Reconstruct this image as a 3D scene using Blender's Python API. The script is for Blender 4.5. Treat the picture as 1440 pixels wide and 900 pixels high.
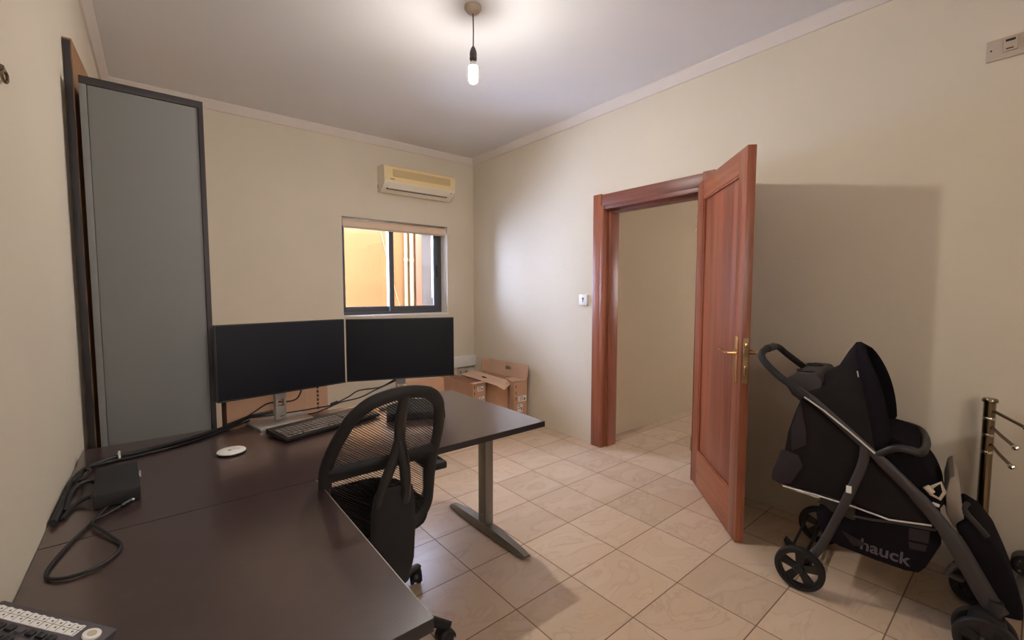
import bpy, bmesh, math, random
from mathutils import Vector, Matrix
R = math.radians
random.seed(5)
for o in list(bpy.data.objects): bpy.data.objects.remove(o)
sc = bpy.context.scene
C = sc.collection

# ---------------------------------------------------------------- camera, world, light, exposure
cam_d = bpy.data.cameras.new('camera'); cam = bpy.data.objects.new('camera', cam_d); C.objects.link(cam)
cam_d.sensor_width = 36; cam_d.lens = 618.0 / 1440 * 36; cam_d.clip_start = 0.02
YAW, PITCH = 0.6797, 0.0658
fwd = Vector((math.sin(YAW)*math.cos(PITCH), math.cos(YAW)*math.cos(PITCH), -math.sin(PITCH)))
cam.matrix_world = Matrix.Translation((0, 0, 1.316)) @ fwd.to_track_quat('-Z', 'Y').to_matrix().to_4x4()
sc.camera = cam
BULB = 78.0; BULB_TIP = 1750.0
SKY = 8.5
SUN = 1.0
sc.view_settings.view_transform = 'Standard'; sc.view_settings.look = 'None'
sc.view_settings.gamma = 1; sc.view_settings.use_curve_mapping = False
sc.view_settings.exposure = 1.34
w = bpy.data.worlds.new('sky'); sc.world = w; w.use_nodes = True
bg = w.node_tree.nodes['Background']; bg.inputs[1].default_value = SKY
_n = w.node_tree.nodes; _l = w.node_tree.links
_tc = _n.new('ShaderNodeTexCoord'); _sx = _n.new('ShaderNodeSeparateXYZ'); _mr = _n.new('ShaderNodeMapRange'); _mx = _n.new('ShaderNodeMix'); _mx.data_type = 'RGBA'
_mr.inputs['From Min'].default_value = -.5; _mr.inputs['From Max'].default_value = .5
_l.new(_tc.outputs['Generated'], _sx.inputs[0]); _l.new(_sx.outputs['Y'], _mr.inputs['Value']); _l.new(_mr.outputs[0], _mx.inputs['Factor'])
_mx.inputs['A'].default_value = (1.0, .92, .86, 1); _mx.inputs['B'].default_value = (1.7, 2.05, 3.0, 1)     # hazy white towards the sun, blue away from it
_l.new(_mx.outputs['Result'], bg.inputs[0])
sd = bpy.data.lights.new('sun', 'SUN'); sd.energy = SUN; sd.angle = R(1); sd.color = (1, .93, .82)
sun = bpy.data.objects.new('sun', sd); C.objects.link(sun)
sun.rotation_euler = Vector((0.55, 0.55, -0.75)).to_track_quat('-Z', 'Y').to_euler()

# ---------------------------------------------------------------- materials
def lin(c):
    return tuple((x/255/12.92 if x/255 <= .04045 else ((x/255+.055)/1.055)**2.4) for x in c) + (1,)
def mat(name, rgb, rough=.6, metal=0., noise=0., nscale=8., bump=0., bscale=60., spec=.5, coat=0., emis=0.):
    m = bpy.data.materials.new(name); m.use_nodes = True
    nt = m.node_tree; b = nt.nodes['Principled BSDF']; L = nt.links
    col = lin(rgb)
    b.inputs['Base Color'].default_value = col
    b.inputs['Roughness'].default_value = rough; b.inputs['Metallic'].default_value = metal
    b.inputs['Specular IOR Level'].default_value = spec; b.inputs['Coat Weight'].default_value = coat
    tc = nt.nodes.new('ShaderNodeTexCoord')
    if noise:
        n = nt.nodes.new('ShaderNodeTexNoise'); n.inputs['Scale'].default_value = nscale; n.inputs['Detail'].default_value = 5
        L.new(tc.outputs['Object'], n.inputs['Vector'])
        r = nt.nodes.new('ShaderNodeValToRGB'); r.color_ramp.elements[0].position = .3; r.color_ramp.elements[1].position = .7
        r.color_ramp.elements[0].color = tuple(x*(1-noise) for x in col[:3])+(1,)
        r.color_ramp.elements[1].color = tuple(min(1, x*(1+noise)) for x in col[:3])+(1,)
        L.new(n.outputs['Fac'], r.inputs[0]); L.new(r.outputs[0], b.inputs['Base Color'])
    if bump:
        n2 = nt.nodes.new('ShaderNodeTexNoise'); n2.inputs['Scale'].default_value = bscale; n2.inputs['Detail'].default_value = 4
        L.new(tc.outputs['Object'], n2.inputs['Vector'])
        bp = nt.nodes.new('ShaderNodeBump'); bp.inputs['Strength'].default_value = bump; bp.inputs['Distance'].default_value = .01
        L.new(n2.outputs['Fac'], bp.inputs['Height']); L.new(bp.outputs[0], b.inputs['Normal'])
    return m

def wood(name, dark, light, axis='Z', scale=1.0, rough=.38):
    m = bpy.data.materials.new(name); m.use_nodes = True
    nt = m.node_tree; b = nt.nodes['Principled BSDF']; L = nt.links
    tc = nt.nodes.new('ShaderNodeTexCoord'); mp = nt.nodes.new('ShaderNodeMapping')
    s = {'Z': (14, 14, .7), 'X': (.7, 14, 14), 'Y': (14, .7, 14)}[axis]
    mp.inputs['Scale'].default_value = tuple(v*scale for v in s)
    L.new(tc.outputs['Object'], mp.inputs['Vector'])
    n = nt.nodes.new('ShaderNodeTexNoise'); n.inputs['Scale'].default_value = 1.0; n.inputs['Detail'].default_value = 6; n.inputs['Distortion'].default_value = .6
    L.new(mp.outputs[0], n.inputs['Vector'])
    n2 = nt.nodes.new('ShaderNodeTexNoise'); n2.inputs['Scale'].default_value = 9.; n2.inputs['Detail'].default_value = 3
    L.new(mp.outputs[0], n2.inputs['Vector'])
    ad = nt.nodes.new('ShaderNodeMath'); ad.operation = 'MULTIPLY_ADD'; ad.inputs[1].default_value = .35
    L.new(n2.outputs['Fac'], ad.inputs[0]); L.new(n.outputs['Fac'], ad.inputs[2])
    r = nt.nodes.new('ShaderNodeValToRGB'); r.color_ramp.elements[0].position = .45; r.color_ramp.elements[1].position = .9
    r.color_ramp.elements[0].color = lin(dark); r.color_ramp.elements[1].color = lin(light)
    L.new(ad.outputs[0], r.inputs[0]); L.new(r.outputs[0], b.inputs['Base Color'])
    b.inputs['Roughness'].default_value = rough
    return m

def tile_mat():
    m = bpy.data.materials.new('marble_tile'); m.use_nodes = True
    nt = m.node_tree; b = nt.nodes['Principled BSDF']; L = nt.links; N = nt.nodes.new
    geo = N('ShaderNodeNewGeometry'); mp = N('ShaderNodeMapping'); mp.vector_type = 'TEXTURE'
    mp.inputs['Location'].default_value = (1.0974, 2.009, 0); mp.inputs['Rotation'].default_value = (0, 0, R(.72))
    mp.inputs['Scale'].default_value = (.33488, .33488, 1)
    L.new(geo.outputs['Position'], mp.inputs['Vector'])
    br = N('ShaderNodeTexBrick'); br.offset = 0; br.squash = 1
    for k, v in (('Scale', 1.0), ('Mortar Size', .0075), ('Mortar Smooth', .15), ('Bias', 0), ('Brick Width', 1.0), ('Row Height', 1.0)):
        br.inputs[k].default_value = v
    br.inputs['Color1'].default_value = (0, 0, 0, 1); br.inputs['Color2'].default_value = (1, 1, 1, 1); br.inputs['Mortar'].default_value = (.5, .5, .5, 1)
    L.new(mp.outputs[0], br.inputs['Vector'])
    # each tile shifts the vein pattern
    fl = N('ShaderNodeVectorMath'); fl.operation = 'FLOOR'; L.new(mp.outputs[0], fl.inputs[0])
    wn = N('ShaderNodeTexWhiteNoise'); wn.noise_dimensions = '3D'; L.new(fl.outputs[0], wn.inputs['Vector'])
    sc2 = N('ShaderNodeVectorMath'); sc2.operation = 'SCALE'; sc2.inputs['Scale'].default_value = 20; L.new(wn.outputs['Color'], sc2.inputs[0])
    av = N('ShaderNodeVectorMath'); av.operation = 'ADD'; L.new(mp.outputs[0], av.inputs[0]); L.new(sc2.outputs[0], av.inputs[1])
    n1 = N('ShaderNodeTexNoise'); n1.inputs['Scale'].default_value = 1.0; n1.inputs['Detail'].default_value = 6; n1.inputs['Distortion'].default_value = 1.4
    mp2 = N('ShaderNodeMapping'); mp2.inputs['Scale'].default_value = (1.0, 2.0, 1); mp2.inputs['Rotation'].default_value = (0, 0, .6)
    L.new(av.outputs[0], mp2.inputs['Vector']); L.new(mp2.outputs[0], n1.inputs['Vector'])
    # thin veins where the noise crosses one half
    s1 = N('ShaderNodeMath'); s1.operation = 'SUBTRACT'; s1.inputs[1].default_value = .5; L.new(n1.outputs['Fac'], s1.inputs[0])
    s2 = N('ShaderNodeMath'); s2.operation = 'ABSOLUTE'; L.new(s1.outputs[0], s2.inputs[0])
    vr = N('ShaderNodeValToRGB'); vr.color_ramp.elements[0].position = 0; vr.color_ramp.elements[1].position = .035
    vr.color_ramp.elements[0].color = (1, 1, 1, 1); vr.color_ramp.elements[1].color = (0, 0, 0, 1); L.new(s2.outputs[0], vr.inputs[0])
    n3 = N('ShaderNodeTexNoise'); n3.inputs['Scale'].default_value = 1.2; L.new(av.outputs[0], n3.inputs['Vector'])
    vm = N('ShaderNodeMath'); vm.operation = 'MULTIPLY'; L.new(vr.outputs[0], vm.inputs[0]); L.new(n3.outputs['Fac'], vm.inputs[1])
    vm2 = N('ShaderNodeMath'); vm2.operation = 'MULTIPLY'; vm2.inputs[1].default_value = .32; L.new(vm.outputs[0], vm2.inputs[0])
    base = N('ShaderNodeMix'); base.data_type = 'RGBA'; base.inputs['A'].default_value = lin((216, 192, 168)); base.inputs['B'].default_value = lin((198, 171, 144))
    L.new(n1.outputs['Fac'], base.inputs['Factor'])
    vein = N('ShaderNodeMix'); vein.data_type = 'RGBA'; vein.inputs['B'].default_value = lin((150, 116, 96))
    L.new(vm2.outputs[0], vein.inputs['Factor']); L.new(base.outputs['Result'], vein.inputs['A'])
    hv = N('ShaderNodeHueSaturation'); rm = N('ShaderNodeMapRange'); rm.inputs['To Min'].default_value = .9; rm.inputs['To Max'].default_value = 1.06
    L.new(wn.outputs['Value'], rm.inputs['Value']); L.new(rm.outputs[0], hv.inputs['Value']); L.new(vein.outputs['Result'], hv.inputs['Color'])
    gr = N('ShaderNodeMix'); gr.data_type = 'RGBA'; gr.inputs['B'].default_value = lin((112, 88, 70))
    L.new(br.outputs['Fac'], gr.inputs['Factor']); L.new(hv.outputs[0], gr.inputs['A']); L.new(gr.outputs['Result'], b.inputs['Base Color'])
    b.inputs['Roughness'].default_value = .3
    rr = N('ShaderNodeMapRange'); rr.inputs['To Min'].default_value = .26; rr.inputs['To Max'].default_value = .8
    L.new(br.outputs['Fac'], rr.inputs['Value']); L.new(rr.outputs[0], b.inputs['Roughness'])
    bp = N('ShaderNodeBump'); bp.inputs['Strength'].default_value = .35; bp.inputs['Distance'].default_value = .002; bp.invert = True
    L.new(br.outputs['Fac'], bp.inputs['Height']); L.new(bp.outputs[0], b.inputs['Normal'])
    return m

def mesh_fabric():
    m = bpy.data.materials.new('chair_netting'); m.use_nodes = True
    nt = m.node_tree; b = nt.nodes['Principled BSDF']; L = nt.links; N = nt.nodes.new
    b.inputs['Base Color'].default_value = lin((30, 28, 30)); b.inputs['Roughness'].default_value = .7
    tc = N('ShaderNodeTexCoord'); sx = N('ShaderNodeSeparateXYZ'); L.new(tc.outputs['Object'], sx.inputs[0])
    def stripe(a, bb):
        m1 = N('ShaderNodeMath'); m1.operation = 'MULTIPLY'; m1.inputs[1].default_value = a; L.new(sx.outputs['X'], m1.inputs[0])
        m2 = N('ShaderNodeMath'); m2.operation = 'MULTIPLY_ADD'; m2.inputs[1].default_value = bb; L.new(sx.outputs['Z'], m2.inputs[0]); L.new(m1.outputs[0], m2.inputs[2])
        f = N('ShaderNodeMath'); f.operation = 'FRACT'; L.new(m2.outputs[0], f.inputs[0])
        return f
    f1 = stripe(95, 120); f2 = stripe(-420, 330)
    g1 = N('ShaderNodeMath'); g1.operation = 'GREATER_THAN'; g1.inputs[1].default_value = .32; L.new(f1.outputs[0], g1.inputs[0])
    g2 = N('ShaderNodeMath'); g2.operation = 'GREATER_THAN'; g2.inputs[1].default_value = .05; L.new(f2.outputs[0], g2.inputs[0])
    mu = N('ShaderNodeMath'); mu.operation = 'MULTIPLY'; L.new(g1.outputs[0], mu.inputs[0]); L.new(g2.outputs[0], mu.inputs[1])
    tr = N('ShaderNodeBsdfTransparent'); mx = N('ShaderNodeMixShader'); out = nt.nodes['Material Output']
    L.new(mu.outputs[0], mx.inputs[0]); L.new(b.outputs[0], mx.inputs[1]); L.new(tr.outputs[0], mx.inputs[2]); L.new(mx.outputs[0], out.inputs[0])
    return m

def glass_mat(name, tint=(1, 1, 1), refl=.08):
    m = bpy.data.materials.new(name); m.use_nodes = True
    nt = m.node_tree; L = nt.links; N = nt.nodes.new; out = nt.nodes['Material Output']
    tr = N('ShaderNodeBsdfTransparent'); tr.inputs[0].default_value = (*tint, 1)
    gl = N('ShaderNodeBsdfGlossy'); gl.inputs['Roughness'].default_value = .02
    fr = N('ShaderNodeFresnel'); fr.inputs[0].default_value = 1.45
    mx = N('ShaderNodeMixShader'); L.new(fr.outputs[0], mx.inputs[0]); L.new(tr.outputs[0], mx.inputs[1]); L.new(gl.outputs[0], mx.inputs[2]); L.new(mx.outputs[0], out.inputs[0])
    return m

M = {}
M['wall'] = mat('cream_plaster', (212, 201, 183), .85, noise=.025, nscale=1.6, bump=.16, bscale=16, spec=.25)
M['wall_hall'] = mat('hall_plaster', (206, 186, 156), .85, noise=.03, nscale=1.5, bump=.12, bscale=14, spec=.25)
M['ceil'] = mat('ceiling_paint', (222, 220, 221), .9, noise=.02, nscale=1.5, bump=.1, bscale=10, spec=.2)
M['cornice'] = mat('cornice_plaster', (214, 204, 196), .85, bump=.12, bscale=20, spec=.25)
M['tile'] = tile_mat()
M['white_paint'] = mat('white_gloss', (225, 220, 214), .4)
M['door_v'] = wood('mahogany_upright', (112, 60, 40), (174, 102, 72), 'Z', 1.0)
M['door_panel'] = wood('mahogany_panel', (110, 58, 40), (170, 98, 68), 'Z', .8)
M['door_h'] = wood('mahogany_rail', (124, 68, 42), (182, 110, 72), 'X', 1.0)
M['case_v'] = wood('mahogany_casing', (110, 60, 42), (166, 98, 70), 'Z', 1.0)
M['case_h'] = wood('mahogany_head', (92, 50, 42), (142, 86, 70), 'Y', 1.0)
M['brass'] = mat('brass', (226, 194, 136), .24, 1.0)
M['brass_dull'] = mat('worn_brass_plate', (170, 148, 108), .4, 1.0, noise=.2, nscale=40)
M['laminate'] = mat('wenge_laminate', (62, 43, 42), .31, noise=.12, nscale=20, bump=.05, bscale=260, spec=.7, coat=1.0)
M['laminate'].node_tree.nodes['Principled BSDF'].inputs['Coat Roughness'].default_value = .2
M['edge_dark'] = mat('dark_edge_band', (38, 33, 36), .5)
M['desk_metal'] = mat('grey_powder_coat', (134, 130, 122), .38, .6)
M['cab_dark'] = mat('dark_cabinet_laminate', (46, 38, 40), .5, noise=.1, nscale=15)
M['cab_grey'] = mat('grey_cabinet_panel', (119, 119, 118), .65, noise=.02, nscale=4)
M['cardboard'] = mat('cardboard', (188, 148, 120), .85, noise=.06, nscale=6, bump=.08, bscale=90, spec=.2)
M['cardboard_in'] = mat('cardboard_inside', (198, 164, 140), .88, noise=.05, nscale=5, spec=.2)
M['cardboard_old'] = mat('brown_board', (150, 112, 82), .88, noise=.1, nscale=5, spec=.2)
M['print'] = mat('dark_print', (70, 48, 36), .8)
M['paper'] = mat('white_label', (222, 220, 216), .7)
M['ink'] = mat('black_ink', (32, 30, 32), .7)
M['screen'] = mat('screen_glass', (30, 32, 39), .6, spec=.2)
M['black'] = mat('black_plastic', (26, 25, 27), .45)
M['black_matte'] = mat('matte_black_plastic', (24, 23, 25), .7, bump=.05, bscale=300)
M['rubber'] = mat('black_rubber', (24, 23, 25), .6)
M['silver'] = mat('silver_stand', (186, 182, 176), .36, .55)
M['alu'] = mat('dark_grey_aluminium', (82, 84, 90), .5, .2)
M['alu_light'] = mat('silver_aluminium', (170, 172, 180), .35, .6)
M['blind'] = mat('cream_blind_fabric', (222, 196, 172), .8, bump=.05, bscale=300)
M['ac'] = mat('yellowed_plastic', (232, 208, 156), .45)
M['ac_white'] = mat('ivory_plastic', (228, 216, 196), .45)
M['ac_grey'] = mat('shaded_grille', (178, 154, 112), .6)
M['chair_fab'] = mat('black_chair_fabric', (26, 24, 27), .9, bump=.12, bscale=400)
M['net'] = mesh_fabric()
M['stroller_fab'] = mat('black_stroller_fabric', (36, 32, 33), .95, noise=.12, nscale=9, bump=.15, bscale=120, spec=.1)
M['stroller_fab2'] = mat('charcoal_stroller_lining', (54, 48, 52), .95, noise=.1, nscale=8, bump=.1, bscale=120, spec=.1)
M['stroller_frame'] = mat('charcoal_frame', (52, 46, 46), .55)
M['stroller_mesh'] = mat('dark_basket_fabric', (28, 24, 29), .98, bump=.2, bscale=200, spec=.08)
M['piping'] = mat('reflective_piping', (206, 200, 194), .5)
M['lettering'] = mat('grey_lettering', (84, 76, 84), .8)
M['lettering_pale'] = mat('pale_edge_strip', (176, 168, 164), .5)
M['pale'] = mat('pale_grey_pad', (150, 138, 128), .7, noise=.08, nscale=20)
M['steel'] = mat('antique_steel', (138, 124, 104), .25, 1.0)
M['steel_b'] = mat('polished_knob', (220, 214, 204), .15, 1.0)
M['white_plastic'] = mat('white_plastic', (222, 219, 214), .4)
M['dusty_plastic'] = mat('aged_white_plastic', (186, 170, 152), .5)
M['phone'] = mat('grey_phone_plastic', (74, 68, 72), .6)
M['yellow_wall'] = mat('ochre_render', (96, 64, 27), .9, noise=.04, nscale=3, bump=.1, bscale=20)
M['cream_out'] = mat('cream_pipe_paint', (118, 100, 74), .7)
M['brown_frame'] = mat('light_brown_frame', (98, 66, 46), .6)
M['out_glass'] = mat('dusty_blue_glass', (60, 58, 60), .35, noise=.25, nscale=7)
M['out_white'] = mat('white_net_curtain', (118, 110, 106), .8)
M['glass'] = glass_mat('window_glass')
M['bag'] = mat('white_bag_fabric', (170, 164, 162), .85, bump=.2, bscale=25)
mm = bpy.data.materials.new('lamp_glow'); mm.use_nodes = True
_e = mm.node_tree.nodes['Principled BSDF']; _e.inputs['Base Color'].default_value = (1, 1, 1, 1)
_e.inputs['Emission Color'].default_value = (1.0, .955, .89, 1)
_N = mm.node_tree.nodes; _L = mm.node_tree.links        # the bulb throws most of its light downwards, out of its tip
_g = _N.new('ShaderNodeNewGeometry'); _s = _N.new('ShaderNodeSeparateXYZ'); _m = _N.new('ShaderNodeMapRange')
_m.inputs['From Min'].default_value = 0; _m.inputs['From Max'].default_value = -1; _m.inputs['To Min'].default_value = BULB; _m.inputs['To Max'].default_value = BULB_TIP
_L.new(_g.outputs['Normal'], _s.inputs[0]); _L.new(_s.outputs['Z'], _m.inputs['Value']); _L.new(_m.outputs[0], _e.inputs['Emission Strength'])
M['glow'] = mm

# ---------------------------------------------------------------- mesh helpers
class MB:
    """collects shapes into one mesh"""
    def __init__(s): s.bm = bmesh.new(); s.mi = 0
    def _set(s, faces):
        for f in faces: f.material_index = s.mi
    def box(s, c, size, rot=None, bev=0.):
        t = bmesh.new(); bmesh.ops.create_cube(t, size=1)
        bmesh.ops.scale(t, vec=size, verts=t.verts)
        if bev: bmesh.ops.bevel(t, geom=t.edges[:], offset=bev, segments=2, affect='EDGES', profile=.6)
        m = Matrix.Translation(c) @ (rot if rot is not None else Matrix.Identity(4))
        bmesh.ops.transform(t, matrix=m, verts=t.verts); s._join(t); return s
    def _join(s, t):
        vm = {}
        for v in t.verts: vm[v] = s.bm.verts.new(v.co)
        for f in t.faces:
            try: nf = s.bm.faces.new([vm[v] for v in f.verts]); nf.material_index = s.mi
            except ValueError: pass
        t.free()
    def b2(s, x0, x1, y0, y1, z0, z1, bev=0.):
        return s.box(((x0+x1)/2, (y0+y1)/2, (z0+z1)/2), (abs(x1-x0), abs(y1-y0), abs(z1-z0)), None, bev)
    def prism(s, pts, d, bev=0., seg=2):
        """pts: 3-D polygon, d: extrusion vector"""
        t = bmesh.new(); d = Vector(d)
        a = [t.verts.new(Vector(p)) for p in pts]; b = [t.verts.new(Vector(p)+d) for p in pts]
        n = len(pts); t.faces.new(a); t.faces.new(b[::-1])
        for i in range(n): t.faces.new([a[i], b[i], b[(i+1) % n], a[(i+1) % n]])
        bmesh.ops.recalc_face_normals(t, faces=t.faces)
        if bev: bmesh.ops.bevel(t, geom=t.edges[:], offset=bev, segments=seg, affect='EDGES', profile=.6)
        s._join(t); return s
    def tube(s, pts, r, seg=10, cap=True, flat=None, up=None, closed=False):
        """sweep an ellipse along pts; r number or list; flat=(a,b) factors along side/up"""
        P = [Vector(p) for p in pts]; n = len(P)
        rr = r if isinstance(r, (list, tuple)) else [r]*n
        rings = []; prev = Vector(up) if up else None
        for i in range(n):
            if closed: t = (P[(i+1) % n]-P[i-1]).normalized()
            else: t = (P[min(i+1, n-1)]-P[max(i-1, 0)]).normalized()
            if prev is None:
                prev = Vector((0, 0, 1)) if abs(t.z) < .9 else Vector((1, 0, 0))
            u = (Vector(up) if up else prev); u = (u-t*u.dot(t))
            if u.length < 1e-5: u = Vector((0, 1, 0))-t*t.y
            u.normalize(); sd = t.cross(u).normalized(); prev = u
            fa, fb = flat if flat else (1, 1)
            ring = []
            for k in range(seg):
                a = 2*math.pi*(k+.5)/seg
                ring.append(s.bm.verts.new(P[i]+sd*math.cos(a)*rr[i]*fa+u*math.sin(a)*rr[i]*fb))
            rings.append(ring)
        m = n if closed else n-1
        for i in range(m):
            A, B = rings[i], rings[(i+1) % n]
            for k in range(seg):
                f = s.bm.faces.new([A[k], A[(k+1) % seg], B[(k+1) % seg], B[k]]); f.material_index = s.mi
        if cap and not closed:
            s.bm.faces.new(rings[0][::-1]).material_index = s.mi; s.bm.faces.new(rings[-1]).material_index = s.mi
        return s
    def lathe(s, prof, c=(0, 0, 0), axis='Z', seg=28, cap=True):
        """prof: list of (r, h) along axis"""
        ax = {'Z': lambda r, a, h: (r*math.cos(a), r*math.sin(a), h), 'Y': lambda r, a, h: (r*math.cos(a), h, -r*math.sin(a)),
              'X': lambda r, a, h: (h, r*math.cos(a), r*math.sin(a))}[axis]
        c = Vector(c); rings = []
        for r, h in prof:
            rings.append([s.bm.verts.new(c+Vector(ax(max(r, 1e-4), 2*math.pi*k/seg, h))) for k in range(seg)])
        for A, B in zip(rings, rings[1:]):
            for k in range(seg): s.bm.faces.new([A[k], A[(k+1) % seg], B[(k+1) % seg], B[k]]).material_index = s.mi
        if cap:
            s.bm.faces.new(rings[0][::-1]).material_index = s.mi; s.bm.faces.new(rings[-1]).material_index = s.mi
        return s
    def grid(s, rows, thick=0.):
        V = [[s.bm.verts.new(Vector(p)) for p in r] for r in rows]
        for A, B in zip(V, V[1:]):
            for k in range(len(A)-1): s.bm.faces.new([A[k], A[k+1], B[k+1], B[k]]).material_index = s.mi
        return s
    def build(s, name, mats, parent=None, smooth=40, subsurf=0, solid=0., recalc=True, bevel=0.):
        me = bpy.data.meshes.new(name)
        if recalc: bmesh.ops.recalc_face_normals(s.bm, faces=s.bm.faces)
        s.bm.to_mesh(me); s.bm.free()
        for m in (mats if isinstance(mats, (list, tuple)) else [mats]): me.materials.append(m)
        o = bpy.data.objects.new(name, me); C.objects.link(o)
        if parent: o.parent = parent
        if smooth:
            me.shade_smooth()
            if not subsurf: me.set_sharp_from_angle(angle=R(smooth))
        if solid:
            md = o.modifiers.new('thickness', 'SOLIDIFY'); md.thickness = solid; md.offset = 0
        if bevel:
            md = o.modifiers.new('bevel', 'BEVEL'); md.width = bevel; md.segments = 2; md.limit_method = 'ANGLE'
        if subsurf:
            md = o.modifiers.new('subdivision', 'SUBSURF'); md.levels = subsurf; md.render_levels = subsurf
        return o

def tag(o, label, cat, group=None):
    o['label'] = label; o['category'] = cat
    if group: o['group'] = group
    return o
def thing(name, label, cat, loc=(0, 0, 0), rz=0., group=None):
    o = bpy.data.objects.new(name, None); C.objects.link(o); o.location = loc; o.rotation_euler = (0, 0, rz)
    o.empty_display_size = .1
    return tag(o, label, cat, group)
def struct(o): o['kind'] = 'structure'; return o
def plabel(o, l): o['label'] = l; return o
def smooth_path(pts, n=8, closed=False):
    P = [Vector(p) for p in pts]; out = []; m = len(P)
    rng = range(m) if closed else range(m-1)
    for i in rng:
        if closed: a, b, c, d = P[i-1], P[i], P[(i+1) % m], P[(i+2) % m]
        else: a, b, c, d = P[max(i-1, 0)], P[i], P[i+1], P[min(i+2, m-1)]
        for k in range(n):
            t = k/n
            out.append(.5*((2*b)+(c-a)*t+(2*a-5*b+4*c-d)*t*t+(3*b-a-3*c+d)*t**3))
    if not closed: out.append(P[-1])
    return out
def text_mesh(txt, size, name, m, parent, mtx, bold=0.):
    cu = bpy.data.curves.new(name, 'FONT'); cu.body = txt; cu.size = size; cu.extrude = .0006; cu.align_x = 'CENTER'; cu.align_y = 'CENTER'; cu.offset = bold
    t = bpy.data.objects.new(name, cu); C.objects.link(t)
    bpy.context.view_layer.update()
    me = bpy.data.meshes.new_from_object(t.evaluated_get(bpy.context.evaluated_depsgraph_get()))
    bpy.data.objects.remove(t); me.materials.clear(); me.materials.append(m); me.name = name
    o = bpy.data.objects.new(name, me); C.objects.link(o); me.transform(mtx); o.parent = parent
    return o

# ---------------------------------------------------------------- the room
XL, XR, YB, YF, ZC = -0.24, 2.88, 4.27, -1.8, 2.81
WT = .165
D0, D1, DH = 1.515, 2.375, 2.02          # door opening in the right wall (y0, y1, height)
HX = 6.2
m = MB(); m.b2(XL-.2, HX, YF-.2, YB+.2, -.12, 0); struct(m.build('floor', M['tile'], smooth=0))
m = MB(); m.b2(XL-.2, XR+WT, YF-.2, YB+.22, ZC, ZC+.15); struct(m.build('ceiling', M['ceil'], smooth=0))
m = MB(); m.b2(XL-.2, XL, YF-.2, YB+.22, 0, ZC); struct(m.build('wall_left', M['wall'], smooth=0))
FX0, FX1, FZ0, FZ1 = -.05, .70, 1.5, 2.25      # unseen opening added behind the camera to let in fill daylight
m = MB(); m.b2(XL, FX0, YF-.2, YF, 0, ZC); m.b2(FX1, XR, YF-.2, YF, 0, ZC); m.b2(FX0, FX1, YF-.2, YF, 0, FZ0); m.b2(FX0, FX1, YF-.2, YF, FZ1, ZC); struct(m.build('wall_front', M['wall'], smooth=0))
m = MB()
m.b2(XR, XR+WT, D1, YB+.22, 0, ZC); m.b2(XR, XR+WT, YF-.2, D0, 0, ZC); m.b2(XR, XR+WT, D0, D1, DH, ZC)
struct(m.build('wall_right', M['wall'], smooth=0))
W0, W1, WZ0, WZ1 = 1.386, 2.53, 1.062, 2.022
m = MB()
m.b2(XL, W0, YB, YB+.22, 0, ZC); m.b2(W1, XR, YB, YB+.22, 0, ZC)
m.b2(W0, W1, YB, YB+.22, 0, WZ0); m.b2(W0, W1, YB, YB+.22, WZ1, ZC)
struct(m.build('wall_back', M['wall'], smooth=0))
# small plaster cornice strips
CW, CH = .045, .066
m = MB(); m.prism([(XR, YF, ZC-CH), (XR-.012, YF, ZC-CH), (XR-CW, YF, ZC-.012), (XR-CW, YF, ZC), (XR, YF, ZC)], (0, YB-YF, 0)); struct(m.build('trim_1', M['cornice'], smooth=30))
m = MB(); m.prism([(XL, YB, ZC-CH), (XL, YB-.012, ZC-CH), (XL, YB-CW, ZC-.012), (XL, YB-CW, ZC), (XL, YB, ZC)], (XR-XL, 0, 0)); struct(m.build('trim_2', M['cornice'], smooth=30))
m = MB(); m.prism([(XL, YF, ZC-CH), (XL+.012, YF, ZC-CH), (XL+CW, YF, ZC-.012), (XL+CW, YF, ZC), (XL, YF, ZC)], (0, YB-YF, 0)); struct(m.build('trim_3', M['cornice'], smooth=30))
# window sill
m = MB(); m.b2(W0-.0, W1+.0, YB-.012, YB+.14, WZ0-.002, WZ0+.014, .003); struct(m.build('trim_4', M['white_paint']))
# hallway beyond the door
HY = 2.476
m = MB(); m.b2(XR+WT, HX, HY, HY+.15, 0, ZC); struct(m.build('wall_hall_left', M['wall_hall'], smooth=0))
m = MB(); m.b2(HX, HX+.15, -1.2, .3, 0, ZC); m.b2(HX, HX+.15, 1.05, HY+.15, 0, ZC); m.b2(HX, HX+.15, .3, 1.05, 0, 1.3); m.b2(HX, HX+.15, .3, 1.05, 1.95, ZC); struct(m.build('wall_hall_end', M['wall_hall'], smooth=0))  # the unseen opening in this end wall is added to brighten the hall
m = MB(); m.b2(XR+WT, HX, -1.35, -1.2, 0, ZC); struct(m.build('wall_hall_right', M['wall_hall'], smooth=0))
m = MB(); m.b2(XR+WT, HX+.15, -1.35, HY+.15, ZC, ZC+.15); struct(m.build('ceiling_hall', M['ceil'], smooth=0))

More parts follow.
